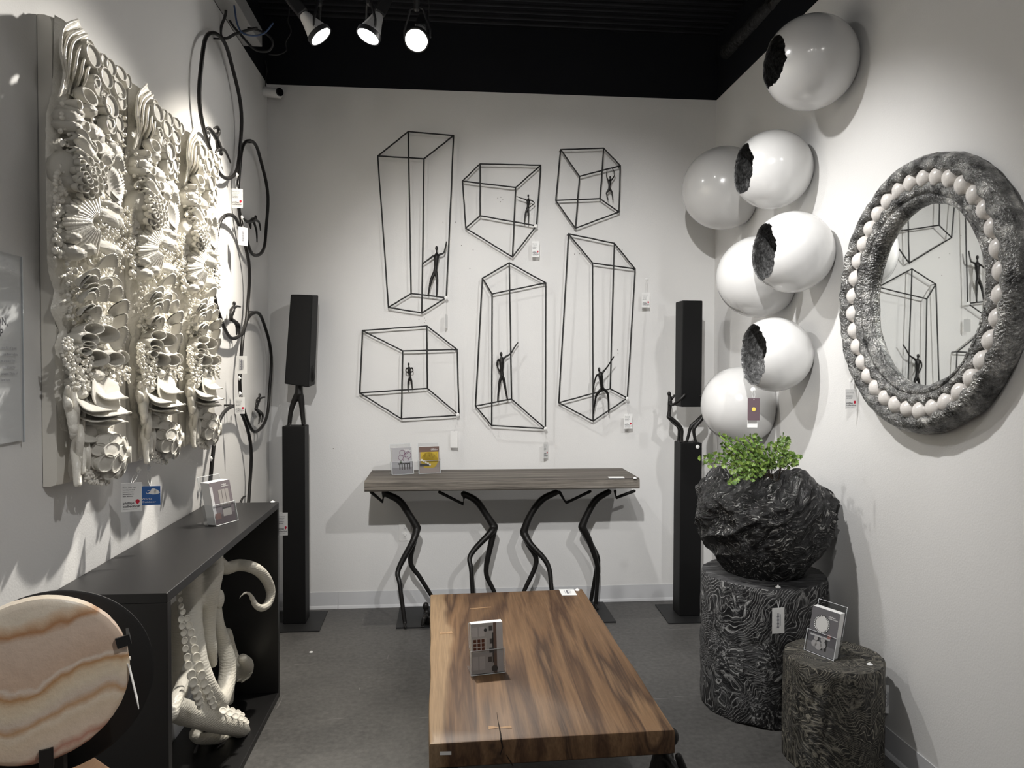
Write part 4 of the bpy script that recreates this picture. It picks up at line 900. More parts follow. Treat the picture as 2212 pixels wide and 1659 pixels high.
# ================================================================== ONYX DISC ON STAND (foreground)
TY = .735
tc = onZ(195, 1628, TY); root = thing('wooden_side_table', 'oak-toned table corner at lower left beneath the stone disc', 'table', V((tc.x-.25, tc.y-.35, 0)))
a0 = math.radians(-32); ex = V((math.cos(a0), math.sin(a0), 0)); ey = V((math.cos(a0+math.pi/2-.35), math.sin(a0+math.pi/2-.35), 0))
def tp(s, t2, z): return V((tc.x, tc.y, z))+ex*s-V((1, .55, 0)).normalized()*t2
e1 = (onZ(240, 1659, TY)-tc); e1.z = 0; e1.normalize(); e2 = (onZ(110, 1659, TY)-tc); e2.z = 0; e2.normalize()
q0, q1, q2, q3_ = V((tc.x, tc.y, TY)), V((tc.x, tc.y, TY))+e1*.45, V((tc.x, tc.y, TY))+e1*.45+e2*.5, V((tc.x, tc.y, TY))+e2*.5
MB().hexa([p-Zv*.03 for p in (q0, q3_, q2, q1)], [q0, q3_, q2, q1]).build('table_top', m_oak, root, bevel=.003)
for p in (q0+e1*.04+e2*.04, q1-e1*.04+e2*.04, q2-e1*.04-e2*.04, q3_+e1*.04-e2*.04): MB().box(V((p.x, p.y, (TY-.03)/2)), (.04, .04, TY-.03)).build('leg', m_oak, root)
DYY = 1.17
dc = onY(80, 1470, DYY); DR = 178*(dc-CAM).dot(fw)/F
root = thing('onyx_disc_sculpture', 'round banded pink and cream onyx disc on black stand, lower left', 'sculpture', V((dc.x, dc.y+.02, TY)))
yw = math.radians(24); Rd = Matrix.Rotation(yw, 3, 'Z')
fr3 = Matrix((Rd @ Xv, Rd @ Zv, Rd @ -Yv)).transposed()   # local x,y in disc plane, z to viewer
mb = MB(); ns = 120; rings_ = [0, .3, .6, .8, .92, .97, 1.0]
for k, rr in enumerate(rings_):
    for i in range(ns):
        a = 2*math.pi*i/ns; rj = rr*DR*(1+(.006*nz((math.cos(a)*9, math.sin(a)*9, 0), 1.5)+.003*nz((math.cos(a)*40, math.sin(a)*40, 0), 1.)) * (1 if rr > .9 else 0))
        mb.v.append(dc+fr3 @ V((rj*math.cos(a), rj*math.sin(a), .010*(1 if rr < .96 else .9 if rr < .99 else .55)+.0008*nz((rj*math.cos(a)*30, rj*math.sin(a)*30, 1)))))
k0 = len(mb.v); mb.v += [v-fr3 @ V((0, 0, .022)) for v in mb.v[-ns:]]
for k in range(len(rings_)): mb.f += [(k*ns+i, k*ns+(i+1) % ns, (k+1)*ns+(i+1) % ns, (k+1)*ns+i)[::-1] for i in range(ns)]
mb.f += [tuple(range(k0, k0+ns))]
o = mb.build('stone_disc', m_onyx, root, smooth='auto')
# centre the texture on the disc
me = o.data; off = dc-root.location
for v_ in me.vertices: v_.co -= off
o.location = off
bc = onY(112, 1474, DYY+.085); br = 199*(bc-CAM).dot(fw)/F
MB().lathe([(.0, -.004), (br-.004, -.004), (br, -.001), (br, .002), (br-.004, .004), (0, .004)], bc, fr3, 64).build('backing_plate', m_plate, root, smooth='auto')
def clip(px, py, wpx, hpx, ang):
    c = onY(px, py, DYY-.02); s_ = (c-CAM).dot(fw)/F; nd = fr3 @ V((0, 0, 1))
    a = Rd @ Xv; dc_ = (c-dc).dot(nd); c = c-nd*(dc_-.014)
    m_ = Matrix((a, -nd, Zv)).transposed() @ Matrix.Rotation(ang, 3, 'Y')
    MB().box(c, (wpx*s_, .004, hpx*s_), m_).build('clip', m_plate, root)
    MB().box(c-nd*.016+m_ @ V((wpx*s_*.5, 0, 0)), (.004, .034, hpx*s_), m_).build('clip_arm', m_plate, root)
clip(267, 1414, 26, 24, math.radians(-12)); clip(97, 1652, 24, 50, 0)
zb_ = TY
MB().box(V((dc.x, DYY+.035, TY+.006)), (.20, .13, .012)).build('foot', m_plate, root, bevel=.002)
MB().box(V((dc.x, DYY+.05, (TY+dc.z)/2)), (.03, .012, dc.z-TY)).build('stem', m_plate, root)
c = onY(286, 1472, DYY+.06); tag('thin white tag seen edge on at right of stone disc', c, V((-.40, .90, 0)), V((-.22, 0, 1)), .045, .075, None, onY(272, 1425, DYY+.05), 'plain')

# ================================================================== WIRE FRAMES ON THE BACK WALL
YF = D-.05
s1 = zt((760, 260), 440/1659); s2 = zt((1160, 300), 400/1659); s3 = zt((760, 560), 440/1460); s4 = zt((1160, 500), 400/1382)
def wire(label, top, bot, zf, body, s, front=(2, 3)):
    dep = lambda i: YF
    T_ = [onY(*p, dep(i)) for i, p in enumerate(top)]; B_ = [onY(*p, dep(i)) for i, p in enumerate(bot)]
    lo = min(B_, key=lambda p: p.z); root = thing('wire_box_sculpture', label, 'wall sculpture', V((sum(p.x for p in B_)/4, YF, lo.z)), 'black wire boxes on the back wall')
    rnd = random.Random(len(label))
    def rod(a, b):
        n_ = 6; pts = [a.lerp(b, i/n_)+(V((rnd.uniform(-1, 1), 0, rnd.uniform(-1, 1)))*.0008 if 0 < i < n_ else V((0, 0, 0))) for i in range(n_+1)]
        MB().tube(pts, .0042, 8).build('rod', m_rod, root, smooth=True)
    for i in range(4):
        rod(T_[i], T_[(i+1) % 4]); rod(B_[i], B_[(i+1) % 4]); rod(T_[i], B_[i])
    for p in (T_[0], T_[2]): MB().tube([p, V((p.x, D-.004, p.z))], .003, 6).build('wall_pin', m_rod, root)
    figure(root, zf, ('Y', YF-.004), body, s); return root
wire('tallest wire tower at left, figure with one arm raised', [(882, 284), (980, 293), (916, 343), (816, 337)], [(888, 634), (964, 643), (911, 676), (839, 664)], s1,
     ((690, 1042), (690, 1082), (690, 1115), (684, 1190), (680, 1225), [[(668, 1103), (622, 1135), (573, 1170)], [(718, 1092), (748, 1080), (762, 1035), (772, 990)]], [[(650, 1290), (635, 1350), (622, 1420)], [(690, 1260), (692, 1340), (690, 1430)]]), .31)
wire('middle upper wire box, figure with hand on hip', [(1037, 354), (1168, 357), (1114, 405), (999, 391)], [(1037, 466), (1159, 488), (1107, 555), (1006, 493)], s1,
     ((1437, 614), (1437, 640), (1437, 662), (1434, 700), (1431, 718), [[(1416, 645), (1380, 634), (1343, 620)], [(1457, 650), (1487, 672), (1468, 692), (1448, 708)]], [[(1420, 740), (1410, 780), (1405, 838)], [(1438, 740), (1438, 785), (1437, 842)]]), .205)
wire('smallest wire box at upper right, figure hanging by both arms', [(1211, 323), (1304, 320), (1340, 358), (1252, 381)], [(1200.5, 433), (1296, 429), (1337, 458), (1243, 493)], s2,
     ((655, 345), (654, 365), (651, 385), (648, 425), (648, 445), [[(634, 365), (622, 322), (630, 275)], [(674, 360), (698, 315), (675, 265)]], [[(634, 470), (622, 490), (638, 545)], [(664, 465), (674, 490), (678, 550)]]), .20)
wire('wide low wire box at left, figure with folded arms', [(783, 714), (922, 704), (987.5, 755), (870, 758)], [(777, 849), (923, 839), (991.5, 897), (867, 904.5)], s3,
     ((407, 752), (409, 772), (411, 792), (415, 830), (417, 845), [[(393, 780), (388, 806), (412, 816)], [(431, 778), (438, 802), (412, 812)]], [[(407, 870), (403, 895), (402, 930)], [(426, 868), (430, 895), (433, 930)]]), .215)
wire('center lower wire tower with peaked top, figure reaching up right', [(1042, 601), (1100, 567.5), (1179, 611), (1063, 635)], [(1027, 877), (1105, 862), (1178, 926), (1062, 919)], s3,
     ((1070, 680), (1072, 702), (1074, 735), (1075, 800), (1077, 838), [[(1052, 718), (1040, 760), (1062, 808)], [(1097, 703), (1140, 675), (1165, 632), (1190, 598)]], [[(1062, 870), (1052, 935), (1046, 1018)], [(1090, 865), (1102, 935), (1116, 1005)]]), .30)
wire('right wire tower, figure lunging with arm flung up', [(1228, 505), (1327, 525.5), (1372, 581), (1280, 568)], [(1207, 870), (1318, 840), (1355, 860), (1281, 909.5)], s4,
     ((463, 1030, .08), (468, 1050, .08), (475, 1078, .08), (481, 1140, .07), (487, 1172, .06), [[(450, 1070, .07), (432, 1110, .05), (418, 1185, .02)], [(492, 1050, .08), (525, 1010, .09), (573, 935, .12)]], [[(455, 1205, .05), (438, 1240, .03), (420, 1360, .0)], [(518, 1195, .05), (532, 1235, .04), (535, 1355, .02)]]), .29)

# ================================================================== PEDESTALS
def pedestal_left():
    zf = zt((560, 600), 200/415); PY = onZ(640, 1348, .006).y      # column front face depth
    a, b = onY(610, 1100, PY), onY(659, 1100, PY); w = b.x-a.x; ztop = onY(635, 921, PY).z
    xc = (a.x+b.x)/2; root = thing('pedestal_sculpture', 'left black pedestal, small figure carrying a tilted block overhead', 'sculpture', V((xc, PY+w/2, 0)), 'tall black pedestals with figures')
    pf = onZ(690, 1363, .004).y; pb = onZ(708, 1320, .004).y; x1 = onZ(708, 1320, .004).x; x0 = xc-(x1-xc)
    pr = onZ(690, 1363, .004).x
    MB().hexa([V((x0, pf, 0)), V((pr, pf, 0)), V((x1, pb, 0)), V((x0, pb, 0))], [V((x0, pf, .006)), V((pr, pf, .006)), V((x1, pb, .006)), V((x0, pb, .006))]).build('base_plate', m_plate, root)
    MB().box((xc, PY+w/2, .006+(ztop-.006)/2), (w, w, ztop-.006)).build('column', m_blackslab, root, bevel=.004)
    # tilted block
    f = [onY(614, 829, PY-.005), onY(667, 837, PY-.005), onY(675, 638, PY+.01), onY(627.5, 636, PY+.01)]
    bk = [p+V((.012, w, .012)) for p in f]
    MB().hexa([f[0], f[1], bk[1], bk[0]], [f[3], f[2], bk[2], bk[3]]).build('block', m_blackslab, root, bevel=.005)
    fn = lambda p: onY(*zf(p[:2]), PY+.06-(p[2] if len(p) > 2 else 0))
    parts = [([(178, 440), (178, 495), (178, 522)], [.018, .021, .024]), ([(178, 515), (158, 550), (142, 600), (135, 660)], [.022, .017, .014, .012]), ([(178, 515), (188, 545), (193, 600), (199, 658)], [.022, .018, .014, .012]),
             ([(199, 660), (206, 662, .02)], .010), ([(135, 661), (138, 664, .02)], .010), ([(205, 400), (232, 392), (241, 430), (240, 458), (222, 466)], [.012, .011, .010, .010, .009]), ([(178, 440), (195, 420), (205, 400)], [.018, .014, .012])]
    fig_mb(parts, fn).remesh('figure', m_blackmetal, root, .0028, 3)
pedestal_left()
def pedestal_right():
    zf = zt((1380, 620), 200/425); PY = onZ(1490, 1331, .006).y
    a, b = onY(1469, 1150, PY), onY(1515, 1150, PY); w = b.x-a.x; ztop = onY(1490, 957, PY).z; xc = (a.x+b.x)/2
    root = thing('pedestal_sculpture', 'right black pedestal, two bent figures lifting an upright block', 'sculpture', V((xc, PY+w/2, 0)), 'tall black pedestals with figures')
    pf = onZ(1444.5, 1347, .004); pb = onZ(1415, 1306, .004)
    wl = xc-pb.x
    MB().hexa([V((pf.x, pf.y, 0)), V((xc+wl*.8, pf.y, 0)), V((xc+wl*.8, pb.y, 0)), V((pb.x, pb.y, 0))], [V((pf.x, pf.y, .006)), V((xc+wl*.8, pf.y, .006)), V((xc+wl*.8, pb.y, .006)), V((pb.x, pb.y, .006))]).build('base_plate', m_plate, root)
    MB().box((xc, PY+w/2, .006+(ztop-.006)/2), (w, w, ztop-.006)).build('column', m_blackslab, root, bevel=.004)
    x0, x1 = onY(1473, 760, PY).x, onY(1517, 760, PY).x; z0, z1 = onY(1495, 879, PY).z, onY(1495, 649, PY).z
    MB().box(((x0+x1)/2, PY+w/2, (z0+z1)/2), (x1-x0, w, z1-z0)).build('block', m_blackslab, root, bevel=.005)
    fn = lambda p: onY(*zf(p[:2]), PY+.07-(p[2] if len(p) > 2 else 0))
    pl = [([(139, 490)], (.011, .011, .014)), ([(140, 495), (142, 510), (143, 535), (140, 570), (137, 595)], [.008, .011, .014, .011, .013]), ([(137, 595), (160, 620), (184, 645), (184, 680), (182, 711)], [.014, .013, .011, .009, .009]), ([(139, 598, .03), (170, 622, .03), (196, 652, .03), (197, 690, .03), (198, 712, .03)], [.013, .013, .011, .009, .009]), ([(198, 713, .03), (208, 713, .05)], .007), ([(182, 712), (188, 713, .03)], .007),
          ([(143, 520), (152, 540, .03), (180, 526, .08), (212, 492, .09)], [.010, .009, .008, .007]), ([(143, 515), (152, 512), (162, 498)], [.010, .008, .007])]
    fig_mb(pl, fn).remesh('figure', m_blackmetal, root, .0025, 3)
    pr_ = [([(303, 500)], (.011, .011, .014)), ([(302, 505), (299, 525), (298, 555), (299, 585)], [.010, .014, .012, .014]), ([(299, 588), (272, 612), (240, 640), (228, 680), (220, 709)], [.014, .013, .011, .009, .009]), ([(299, 590, .03), (278, 618, .03), (253, 650, .03), (256, 690, .03), (262, 711, .03)], [.013, .013, .011, .009, .009]), ([(220, 711), (212, 712, .02)], .007), ([(262, 712, .03), (254, 713, .05)], .007),
           ([(299, 525), (290, 525, .02), (283, 500, .07)], [.009, .008, .007])]
    fig_mb(pr_, fn).remesh('figure', m_blackmetal, root, .0025, 3)
    q = onY(1507, 965, PY-.002); MB().lathe([(.0, -.001), (.011, -.001), (.011, .002), (.004, .004), (0, .005)], q, Matrix((Xv, Zv, -Yv)).transposed(), 16).build('button', m_button, root)
pedestal_right()

# ================================================================== CONSOLE TABLE WITH FIGURE LEGS
k3 = zt((740, 940), 680/2212)
CT = .823; FY = .5*(onZ(787, 1041, CT).y+onZ(1382, 1032, CT).y); bkY = min(.5*(onZ(805, 1017, CT).y+onZ(1348, 1010, CT).y), D-.03)
CB = .5*(onY(787, 1060.5, FY).z+onY(1382, 1058.5, FY).z); xl, xr = onY(787, 1050, FY).x, onY(1382, 1045, FY).x
root = thing('console_table', 'grey weathered slab console table carried by four black figures', 'table', V(((xl+xr)/2, (FY+bkY)/2, 0)))
mb = MB(); nx = 60; vs = []
sec = 6
for i in range(nx+1):
    t2 = i/nx; xf = xl+(xr-xl)*t2; xb = xf
    w1 = .004*nz((xf*6, 0, 1)); w2 = .004*nz((xf*7, 3, 2))
    vs += [V((xf, FY+.006+w1, CB+.001)), V((xf, FY+w1, CB+.008)), V((xf, FY+w2, CT-.010)), V((xf, FY+.008+w2, CT)), V((xb, bkY, CT)), V((xb, bkY, CB))]
mb.add(vs, [(i*6+k, i*6+(k+1) % 6, (i+1)*6+(k+1) % 6, (i+1)*6+k) for i in range(nx) for k in range(6)]+[tuple(range(6))[::-1], tuple(nx*6+k for k in range(6))])
o = mb.build('table_slab', m_greywood, root); 
pfl = onZ(855, 1357, .004); pbl = onZ(866, 1306, .004); pfr = onZ(1331, 1344, .004); pbr = onZ(1305.6, 1295, .004)
PF, PB = .5*(pfl.y+pfr.y), min(.5*(pbl.y+pbr.y), D-.03)
def plate(x0, x1): MB().box(((x0+x1)/2, (PF+PB)/2, .004), (x1-x0, PB-PF, .008)).build('base_plate', m_plate, root)
xm_ = (pfl.x+pfr.x)/2; plate(pfl.x, xm_-.09); plate(xm_+.09, pfr.x)
YM = (PF+PB)/2; YFt = PF+.05
def clegs(parts): 
    fn = lambda p: onY(*k3(p[:2]), YM-(p[2] if len(p) > 2 else 0))
    q = []
    for pts, rad in parts: q.append((pts, rad))
    return fig_mb(q, fn)
fA, fB = YM-PF-.05, -.06
rb = [.017, .022, .022, .024]; rl = [.022, .018, .014, .013, .012]
def cfig(parts, fits): 
    mb = clegs(parts); o = mb.remesh('figure_leg', m_blackmetal, root, .0045, 4); return o
def foot3(px, py): q = onZ(*k3((px, py)), .012); return q
def cfig2(torso, legs, arms, head):
    mb = MB(); f0 = lambda p: onY(*k3(p[:2]), YM-(p[2] if len(p) > 2 else 0))
    T_ = [f0(p) for p in torso]; T_[0].z = min(T_[0].z, CB-.012); mb.tube(T_, [.018, .021, .020, .024][:len(T_)], 10, 5)
    for lg, (fx, fy), in legs:
        P = [f0(p) for p in lg]; ft = onZ(*k3((fx, fy)), .02); ft.y = min(max(ft.y, PF+.03), PB-.03); n_ = len(P)
        # lean the leg out to its foot
        for i, p in enumerate(P):
            t2 = i/max(1, n_); P[i] = f0((lg[i][0], lg[i][1], (YM-ft.y)*t2))
        P.append(ft); mb.tube(P, [.024, .019, .015, .013, .012][:len(P)], 10, 5)
        mb.tube([ft+V((0, .01, -.004)), ft+V((.004, -.045, -.006))], [.011, .008], 8)
    for am in arms:
        P = [f0(p) for p in am]
        for p in P: p.z = min(p.z, CB-.008)
        mb.tube(P, [.010]*len(P), 8)
    if head: h_ = f0(head); h_.z = CB-.012; mb.ball(h_, (.022, .016, .014), 10, 8)
    return mb.remesh('figure_leg', m_blackmetal, root, .0042, 3)
cfig2([(300, 410), (400, 462), (470, 562), (525, 655)], [([(522, 660), (495, 745), (392, 945), (402, 1050)], (437, 1330)), ([(522, 660), (500, 745), (478, 895), (545, 1000), (622, 1125)], (690, 1245))], [[(200, 400), (285, 472), (285, 400)]], None)
cfig2([(850, 412), (940, 462), (1010, 560), (1065, 645)], [([(1062, 650), (1030, 695), (900, 842), (905, 960)], (925, 1300)), ([(1064, 650), (1050, 730), (1008, 955), (1060, 1088)], (1130, 1250))], [[(680, 400), (850, 486), (852, 405)]], (795, 408))
cfig2([(1500, 402), (1400, 455), (1320, 562), (1272, 682)], [([(1274, 688), (1310, 770), (1362, 890), (1280, 1085)], (1210, 1250)), ([(1276, 690), (1320, 765), (1440, 905), (1468, 1080)], (1490, 1290))], [[(1525, 400), (1570, 476), (1740, 395)]], (1553, 406))
cfig2([(1870, 398), (1780, 455), (1718, 560), (1682, 645)], [([(1684, 650), (1720, 728), (1792, 860), (1780, 965)], (1742, 1175)), ([(1688, 655), (1735, 745), (1786, 900), (1792, 1000)], (1778, 1195))], [[(2050, 392), (1920, 441), (1915, 392)]], None)
# seated figure on the left base plate
sf = onZ(*k3((590, 1335)), .01); sY = min(max(sf.y, PF+.05), PB-.05)
f0 = lambda p: onY(*k3(p[:2]), sY-(p[2] if len(p) > 2 else 0))
mb = fig_mb([([(585, 1202)], (.018, .018, .024)), ([(588, 1215), (592, 1245), (596, 1280), (600, 1322)], [.012, .020, .018, .024]), ([(596, 1245), (578, 1285, .05), (566, 1322, .07)], [.012, .010, .009]), ([(600, 1322), (580, 1275, .06), (560, 1334, .08)], [.020, .016, .010]), ([(600, 1322), (640, 1280, .06), (630, 1334, .08)], [.020, .016, .010])], f0)
for v_ in mb.v: v_.z = max(v_.z, .009)
mb.remesh('seated_figure', m_blackmetal, root, .004, 3)
hold_px('left of two acrylic leaflet holders on grey console table', 'grey leaflets with ring design on grey console table', (848, 1026.5), (893, 1023.5), CT+.001, 58, cover_rings, .15, .03)
hold_px('right of two acrylic leaflet holders on grey console table', 'yellow picture leaflets on grey console table', (906, 1024), (951, 1022), CT+.001, 58, cover_gold, .12, .03)
c = onZ(1331, 1031.5, CT+.002); o = tag('white price card lying flat on grey console table', c, V((1, -.06, 0)), V((.1, 1, .0)), .085, .05, None, None, 'plain')
q = onZ(1371.5, 1032.5, CT+.003); o = MB().lathe([(.0, -.003), (.010, -.003), (.0105, 0), (.004, .004), (0, .006)], q, None, 16).build('plastic_button', m_button, None, smooth='auto'); props(o, 'white plastic button at right end of grey console table', 'button')

# ================================================================== COFFEE TABLE
TZ = .45; t4 = zt((860, 1240), 660/2212)
c_fl, c_fr, c_nr, c_nl = onZ(930, 1284, TZ), onZ(1258, 1271.5, TZ), onZ(1458, 1576, TZ), onZ(927, 1607, TZ)
thk = TZ-onY(1458, 1631, c_nr.y).z
root = thing('coffee_table', 'thick brown live-edge wood coffee table in the center foreground', 'table', V(((c_fl.x+c_fr.x)/2, (c_fl.y+c_nr.y)/2, 0)))
mb = MB(); nu, nv = 40, 60; G = []
def tt(u_, w_, z, ins=0.0):
    a = c_nl.lerp(c_nr, u_); b = c_fl.lerp(c_fr, u_); p = a.lerp(b, w_); cen = (c_nl+c_fr)*.5
    eu = math.sin(math.pi*w_)*.006*nz((w_*5, 2, 0)); 
    if u_ < .001: p.x += eu-.002*math.sin(w_*9)
    if u_ > .999: p.x += eu
    d_ = (p-cen); 
    if ins: p = p-V((math.copysign(ins, d_.x) if (u_ < .001 or u_ > .999) else 0, math.copysign(ins, d_.y) if (w_ < .001 or w_ > .999) else 0, 0))
    return V((p.x, p.y, z))
loop = [(i/nu, 0) for i in range(nu)]+[(1, j/nv) for j in range(nv)]+[(1-i/nu, 1) for i in range(nu)]+[(0, 1-j/nv) for j in range(nv)]
n_ = len(loop); layers = [(TZ-thk, .008), (TZ-thk+.006, .0), (TZ-.007, .0), (TZ-.002, .002), (TZ, .006)]
for z_, ins in layers: mb.v += [tt(u_, w_, z_, ins) for u_, w_ in loop]
for k in range(len(layers)-1): mb.f += [(k*n_+i, k*n_+(i+1) % n_, (k+1)*n_+(i+1) % n_, (k+1)*n_+i) for i in range(n_)]
mb.f += [tuple(range(n_))[::-1], tuple(4*n_+i for i in range(n_))]
slab = mb.build('table_slab', m_suar, root, smooth='auto')
def topz(px, py): return onZ(*t4((px, py)), TZ+.0004)
for quad_ in ([(300, 418), (345, 425), (388, 412), (395, 430), (347, 432), (305, 436)], [(655, 1100), (735, 1108), (820, 1098), (822, 1118), (735, 1113), (655, 1124)], [(518, 250), (672, 236), (673, 241), (518, 255)]):
    MB().prism([topz(*p) for p in quad_][::-1], (0, 0, .0004)).build('butterfly_inlay', m_inlay, root)
crk = [(715, 1000), (722, 1060), (733, 1110), (742, 1160), (746, 1190)]
MB().tube([topz(*p) for p in crk], [.0005, .001, .0018, .0022, .0025], 6).build('crack', m_crack, root)
fy = min(c_nl.y, c_nr.y)
def ff(px, py):
    x = onY(*t4((px, py)), fy).x; u_ = (x-c_nl.x)/(c_nr.x-c_nl.x); yy_ = c_nl.y+(c_nr.y-c_nl.y)*u_; return onY(*t4((px, py)), yy_-.0005)
MB().tube([ff(*p) for p in [(746, 1200), (757, 1255), (738, 1310)]], [.0025, .0018, .0008], 6).build('crack', m_crack, root)
MB().tube([ff(*p) for p in [(783, 1310), (830, 1385)]], [.0008, .002], 6).build('crack', m_crack, root)
MB().prism([ff(230, 120)]*3, (0, 0, 0)) if False else None
a = ff(302, 1310); b = ff(385, 1308); tp_ = ff(385, 1283)
MB().prism([a, b, tp_, a+(tp_-b)], (0, -.0008, 0)).build('paper_label', m_white, root)
# crouching figures under the corners
def crouch(corner, sx, sy, headout):
    c = V(corner); zt0 = TZ-thk; mb = MB(); ct_ = V((c.x-sx*.05, c.y-sy*.10, 0))
    def Q(x, y, z): return V((ct_.x+sx*x, ct_.y+sy*y, z))
    mb.tube([Q(0, 0, .17), Q(.03, 0, .24), Q(.05, 0, zt0-.05)], [.032, .034, .030], 10, 4)
    mb.ball(Q(headout, .02*sy, zt0-.012), (.020, .020, .026), 12, 8); mb.tube([Q(.05, 0, zt0-.05), Q(headout, .02*sy, zt0-.02)], [.016, .013], 8)
    for e in (-1, 1):
        mb.tube([Q(0, 0, .17), Q(.09, e*.06, .20), Q(.04, e*.07, .02)], [.028, .022, .014], 8, 4); mb.tube([Q(.04, e*.07, .014), Q(.10, e*.07, .010)], [.014, .010], 8)
        mb.tube([Q(.05, e*.02, zt0-.05), Q(.085, e*.085, zt0-.075), Q(.06, e*.10, zt0-.004)], [.016, .013, .011], 8, 4)
    return mb.remesh('crouching_figure', m_blackmetal, root, .004, 3)
crouch(c_nr, 1, -1, .08); crouch(c_nl+V((.045, .02, 0)), -1, -1, .03); crouch(c_fr-V((.06, 0, 0)), 1, 1, .04); crouch(c_fl+V((.06, 0, 0)), -1, 1, .04)
hold_px('acrylic leaflet holder standing on the brown coffee table', 'leaflets with a sideways room picture on coffee table', (1019, 1461), (1090, 1453), TZ+.001, 108, cover_room, .12, .03, None, .97)
c = onZ(1226.5, 1279.5, TZ+.001); w_ = (onZ(1242.5, 1279, TZ)-onZ(1210.6, 1280, TZ)).length; tag('square white price tag lying on far edge of coffee table', c, V((1, -.03, 0)), V((.0, 1, 0)), w_, .085, Zv, onZ(1247, 1274, TZ+.004), 'price', string=True)

# ================================================================== STUMPS, BOWL, FERN
def stump(name, label, cx, cy, rad, h, seed, mside, mtop, wob=.10, foot=.04):
    root = thing(name, label, 'stool', V((cx, cy, 0)), 'solid wood stump stools'); ns, nl = 160, 70; mb = MB()
    def R_(a, z):
        p = V((math.cos(a), math.sin(a), z*1.2))
        r_ = rad*(1+wob*nz((p.x*.9, p.y*.9, z*.7), 1, seed)+.03*nz((p.x*3, p.y*3, z*2.5), 1, seed+3))
        rd = 1-abs(noise.noise(V((p.x*2.2+seed, p.y*2.2, z*3.2)))); r_ -= rad*.05*max(0, rd-.86)*7*.5
        r_ += rad*.018*turb((p.x*7, p.y*7, z*9), 1, 3, seed)
        return r_
    for j in range(nl+1):
        t2 = j/nl; z = h*t2
        for i in range(ns):
            a = 2*math.pi*i/ns; r_ = R_(a, z); e = 1-.02*max(0, (t2-.97)/.03)
            zz_ = z+ (foot*max(0, nz((math.cos(a)*1.5, math.sin(a)*1.5, seed)))*(1-t2)**3)
            mb.v.append(V((cx+r_*e*math.cos(a), cy+r_*e*math.sin(a), zz_)))
    mb.f += [(j*ns+i, j*ns+(i+1) % ns, (j+1)*ns+(i+1) % ns, (j+1)*ns+i) for j in range(nl) for i in range(ns)]
    mb.f.append(tuple(range(ns))[::-1]); mb.build('trunk', mside, root, smooth=True)
    tm = MB(); rim = [V(v) for v in mb.v[nl*ns:]]
    for k in (1.0, .992, .6, .25): tm.v += [V((cx+(p.x-cx)*k, cy+(p.y-cy)*k, h+(.004 if k < 1 else -.001))) for p in rim]
    tm.f += [(j*ns+i, j*ns+(i+1) % ns, (j+1)*ns+(i+1) % ns, (j+1)*ns+i) for j in range(3) for i in range(ns)]; tm.f.append(tuple(3*ns+i for i in range(ns)))
    tm.build('top_face', mtop, root, smooth='auto'); return root, R_
h1 = .60
BX, BY, BR = .0, .0, .0
fb = onZ(1640, 1597, 0); ftop = onZ(1640, 1279, h1)
lft, rgt = onZ(1479, 1225, h1), onZ(1811, 1250, h1)
cyB = fb.y+.31; cxB = .5*(onY(1479, 1300, cyB).x+onY(1811, 1300, cyB).x); rB = .5*(onY(1811, 1300, cyB).x-onY(1479, 1300, cyB).x)
rB = min(rB, XR-.03-cxB)
h1 = onY(1640, 1277, cyB-rB).z
big, RB = stump('stump_stool', 'large black wood stump with white grain under the bowl planter', cxB, cyB, rB*.99, h1, 2.0, m_burnt, m_burnttop, .05)
fs_ = onZ(1800, 1690, 0); cyS = fs_.y+.16; cxS = .5*(onY(1698, 1500, cyS).x+onY(1896, 1500, cyS).x); rS = .5*(onY(1896, 1500, cyS).x-onY(1698, 1500, cyS).x)
h2 = onY(1800, 1462, cyS-rS).z
sm, RS = stump('stump_stool', 'smaller brown-grey swirled wood stump holding a leaflet stand', cxS, cyS, rS, h2, 9.0, m_stool, m_stool, .05)
# bowl
bcx = .5*(onY(1503, 1130, cyB).x+onY(1795, 1130, cyB).x); rW = .47*(onY(1795, 1130, cyB).x-onY(1503, 1130, cyB).x); bz1 = onY(1640, 1025, cyB).z; bz0 = h1+.004
root = thing('root_bowl_planter', 'charred black root bowl planter with ragged rim on stump', 'planter', V((bcx, cyB, bz0)))
mb = MB(); ns, nl = 240, 110; bh = bz1-bz0
def bowl_r(t2): return rW*(.34+.62*math.sin(math.pi*min(1, .08+t2*.62))**.8) if t2 < .75 else rW*(.34+.62*math.sin(math.pi*(.08+.75*.62))**.8)*(1-2.4*(t2-.75)**1.5)
for j in range(nl+1):
    t2 = j/nl
    for i in range(ns):
        a = 2*math.pi*i/ns; u_ = V((math.cos(a), math.sin(a), 0)); tw = a+t2*1.1
        sp_ = V((math.cos(tw)*1.6, math.sin(tw)*1.6, t2*2.6))
        q_ = V((math.cos(a), math.sin(a), t2*1.5-.7)); w1 = V((.86, 0, .5)); al = q_.dot(w1); ac = q_-w1*al
        wq = V((al*.9, 0, 0))+ac*2.6+V((nz(q_, 1.3, 2), nz(q_, 1.3, 5), nz(q_, 1.3, 8)))*.9
        rg = 1-abs(noise.noise(wq*1.1)); rg2 = 1-abs(noise.noise(V((al*2, 0, 0))+ac*7+V((3, 1, 2))))
        d_ = .06*turb(q_*1.1, 1.0, 2, 4)+.17*(rg**3-.45)+.05*(rg2**2-.5)+.02*turb(q_*9, 1.0, 3, 2)
        r_ = bowl_r(t2)*(1+d_*min(1, .35+t2*2.2)); zz_ = bz0+bh*t2+(.05*nz((u_.x*1.8, u_.y*1.8, 3))+.025*nz((u_.x*5, u_.y*5, 9)))*max(0, t2-.6)/.4
        mb.v.append(V((bcx, cyB, zz_))+u_*r_)
inner = mb.v[nl*ns:]; 
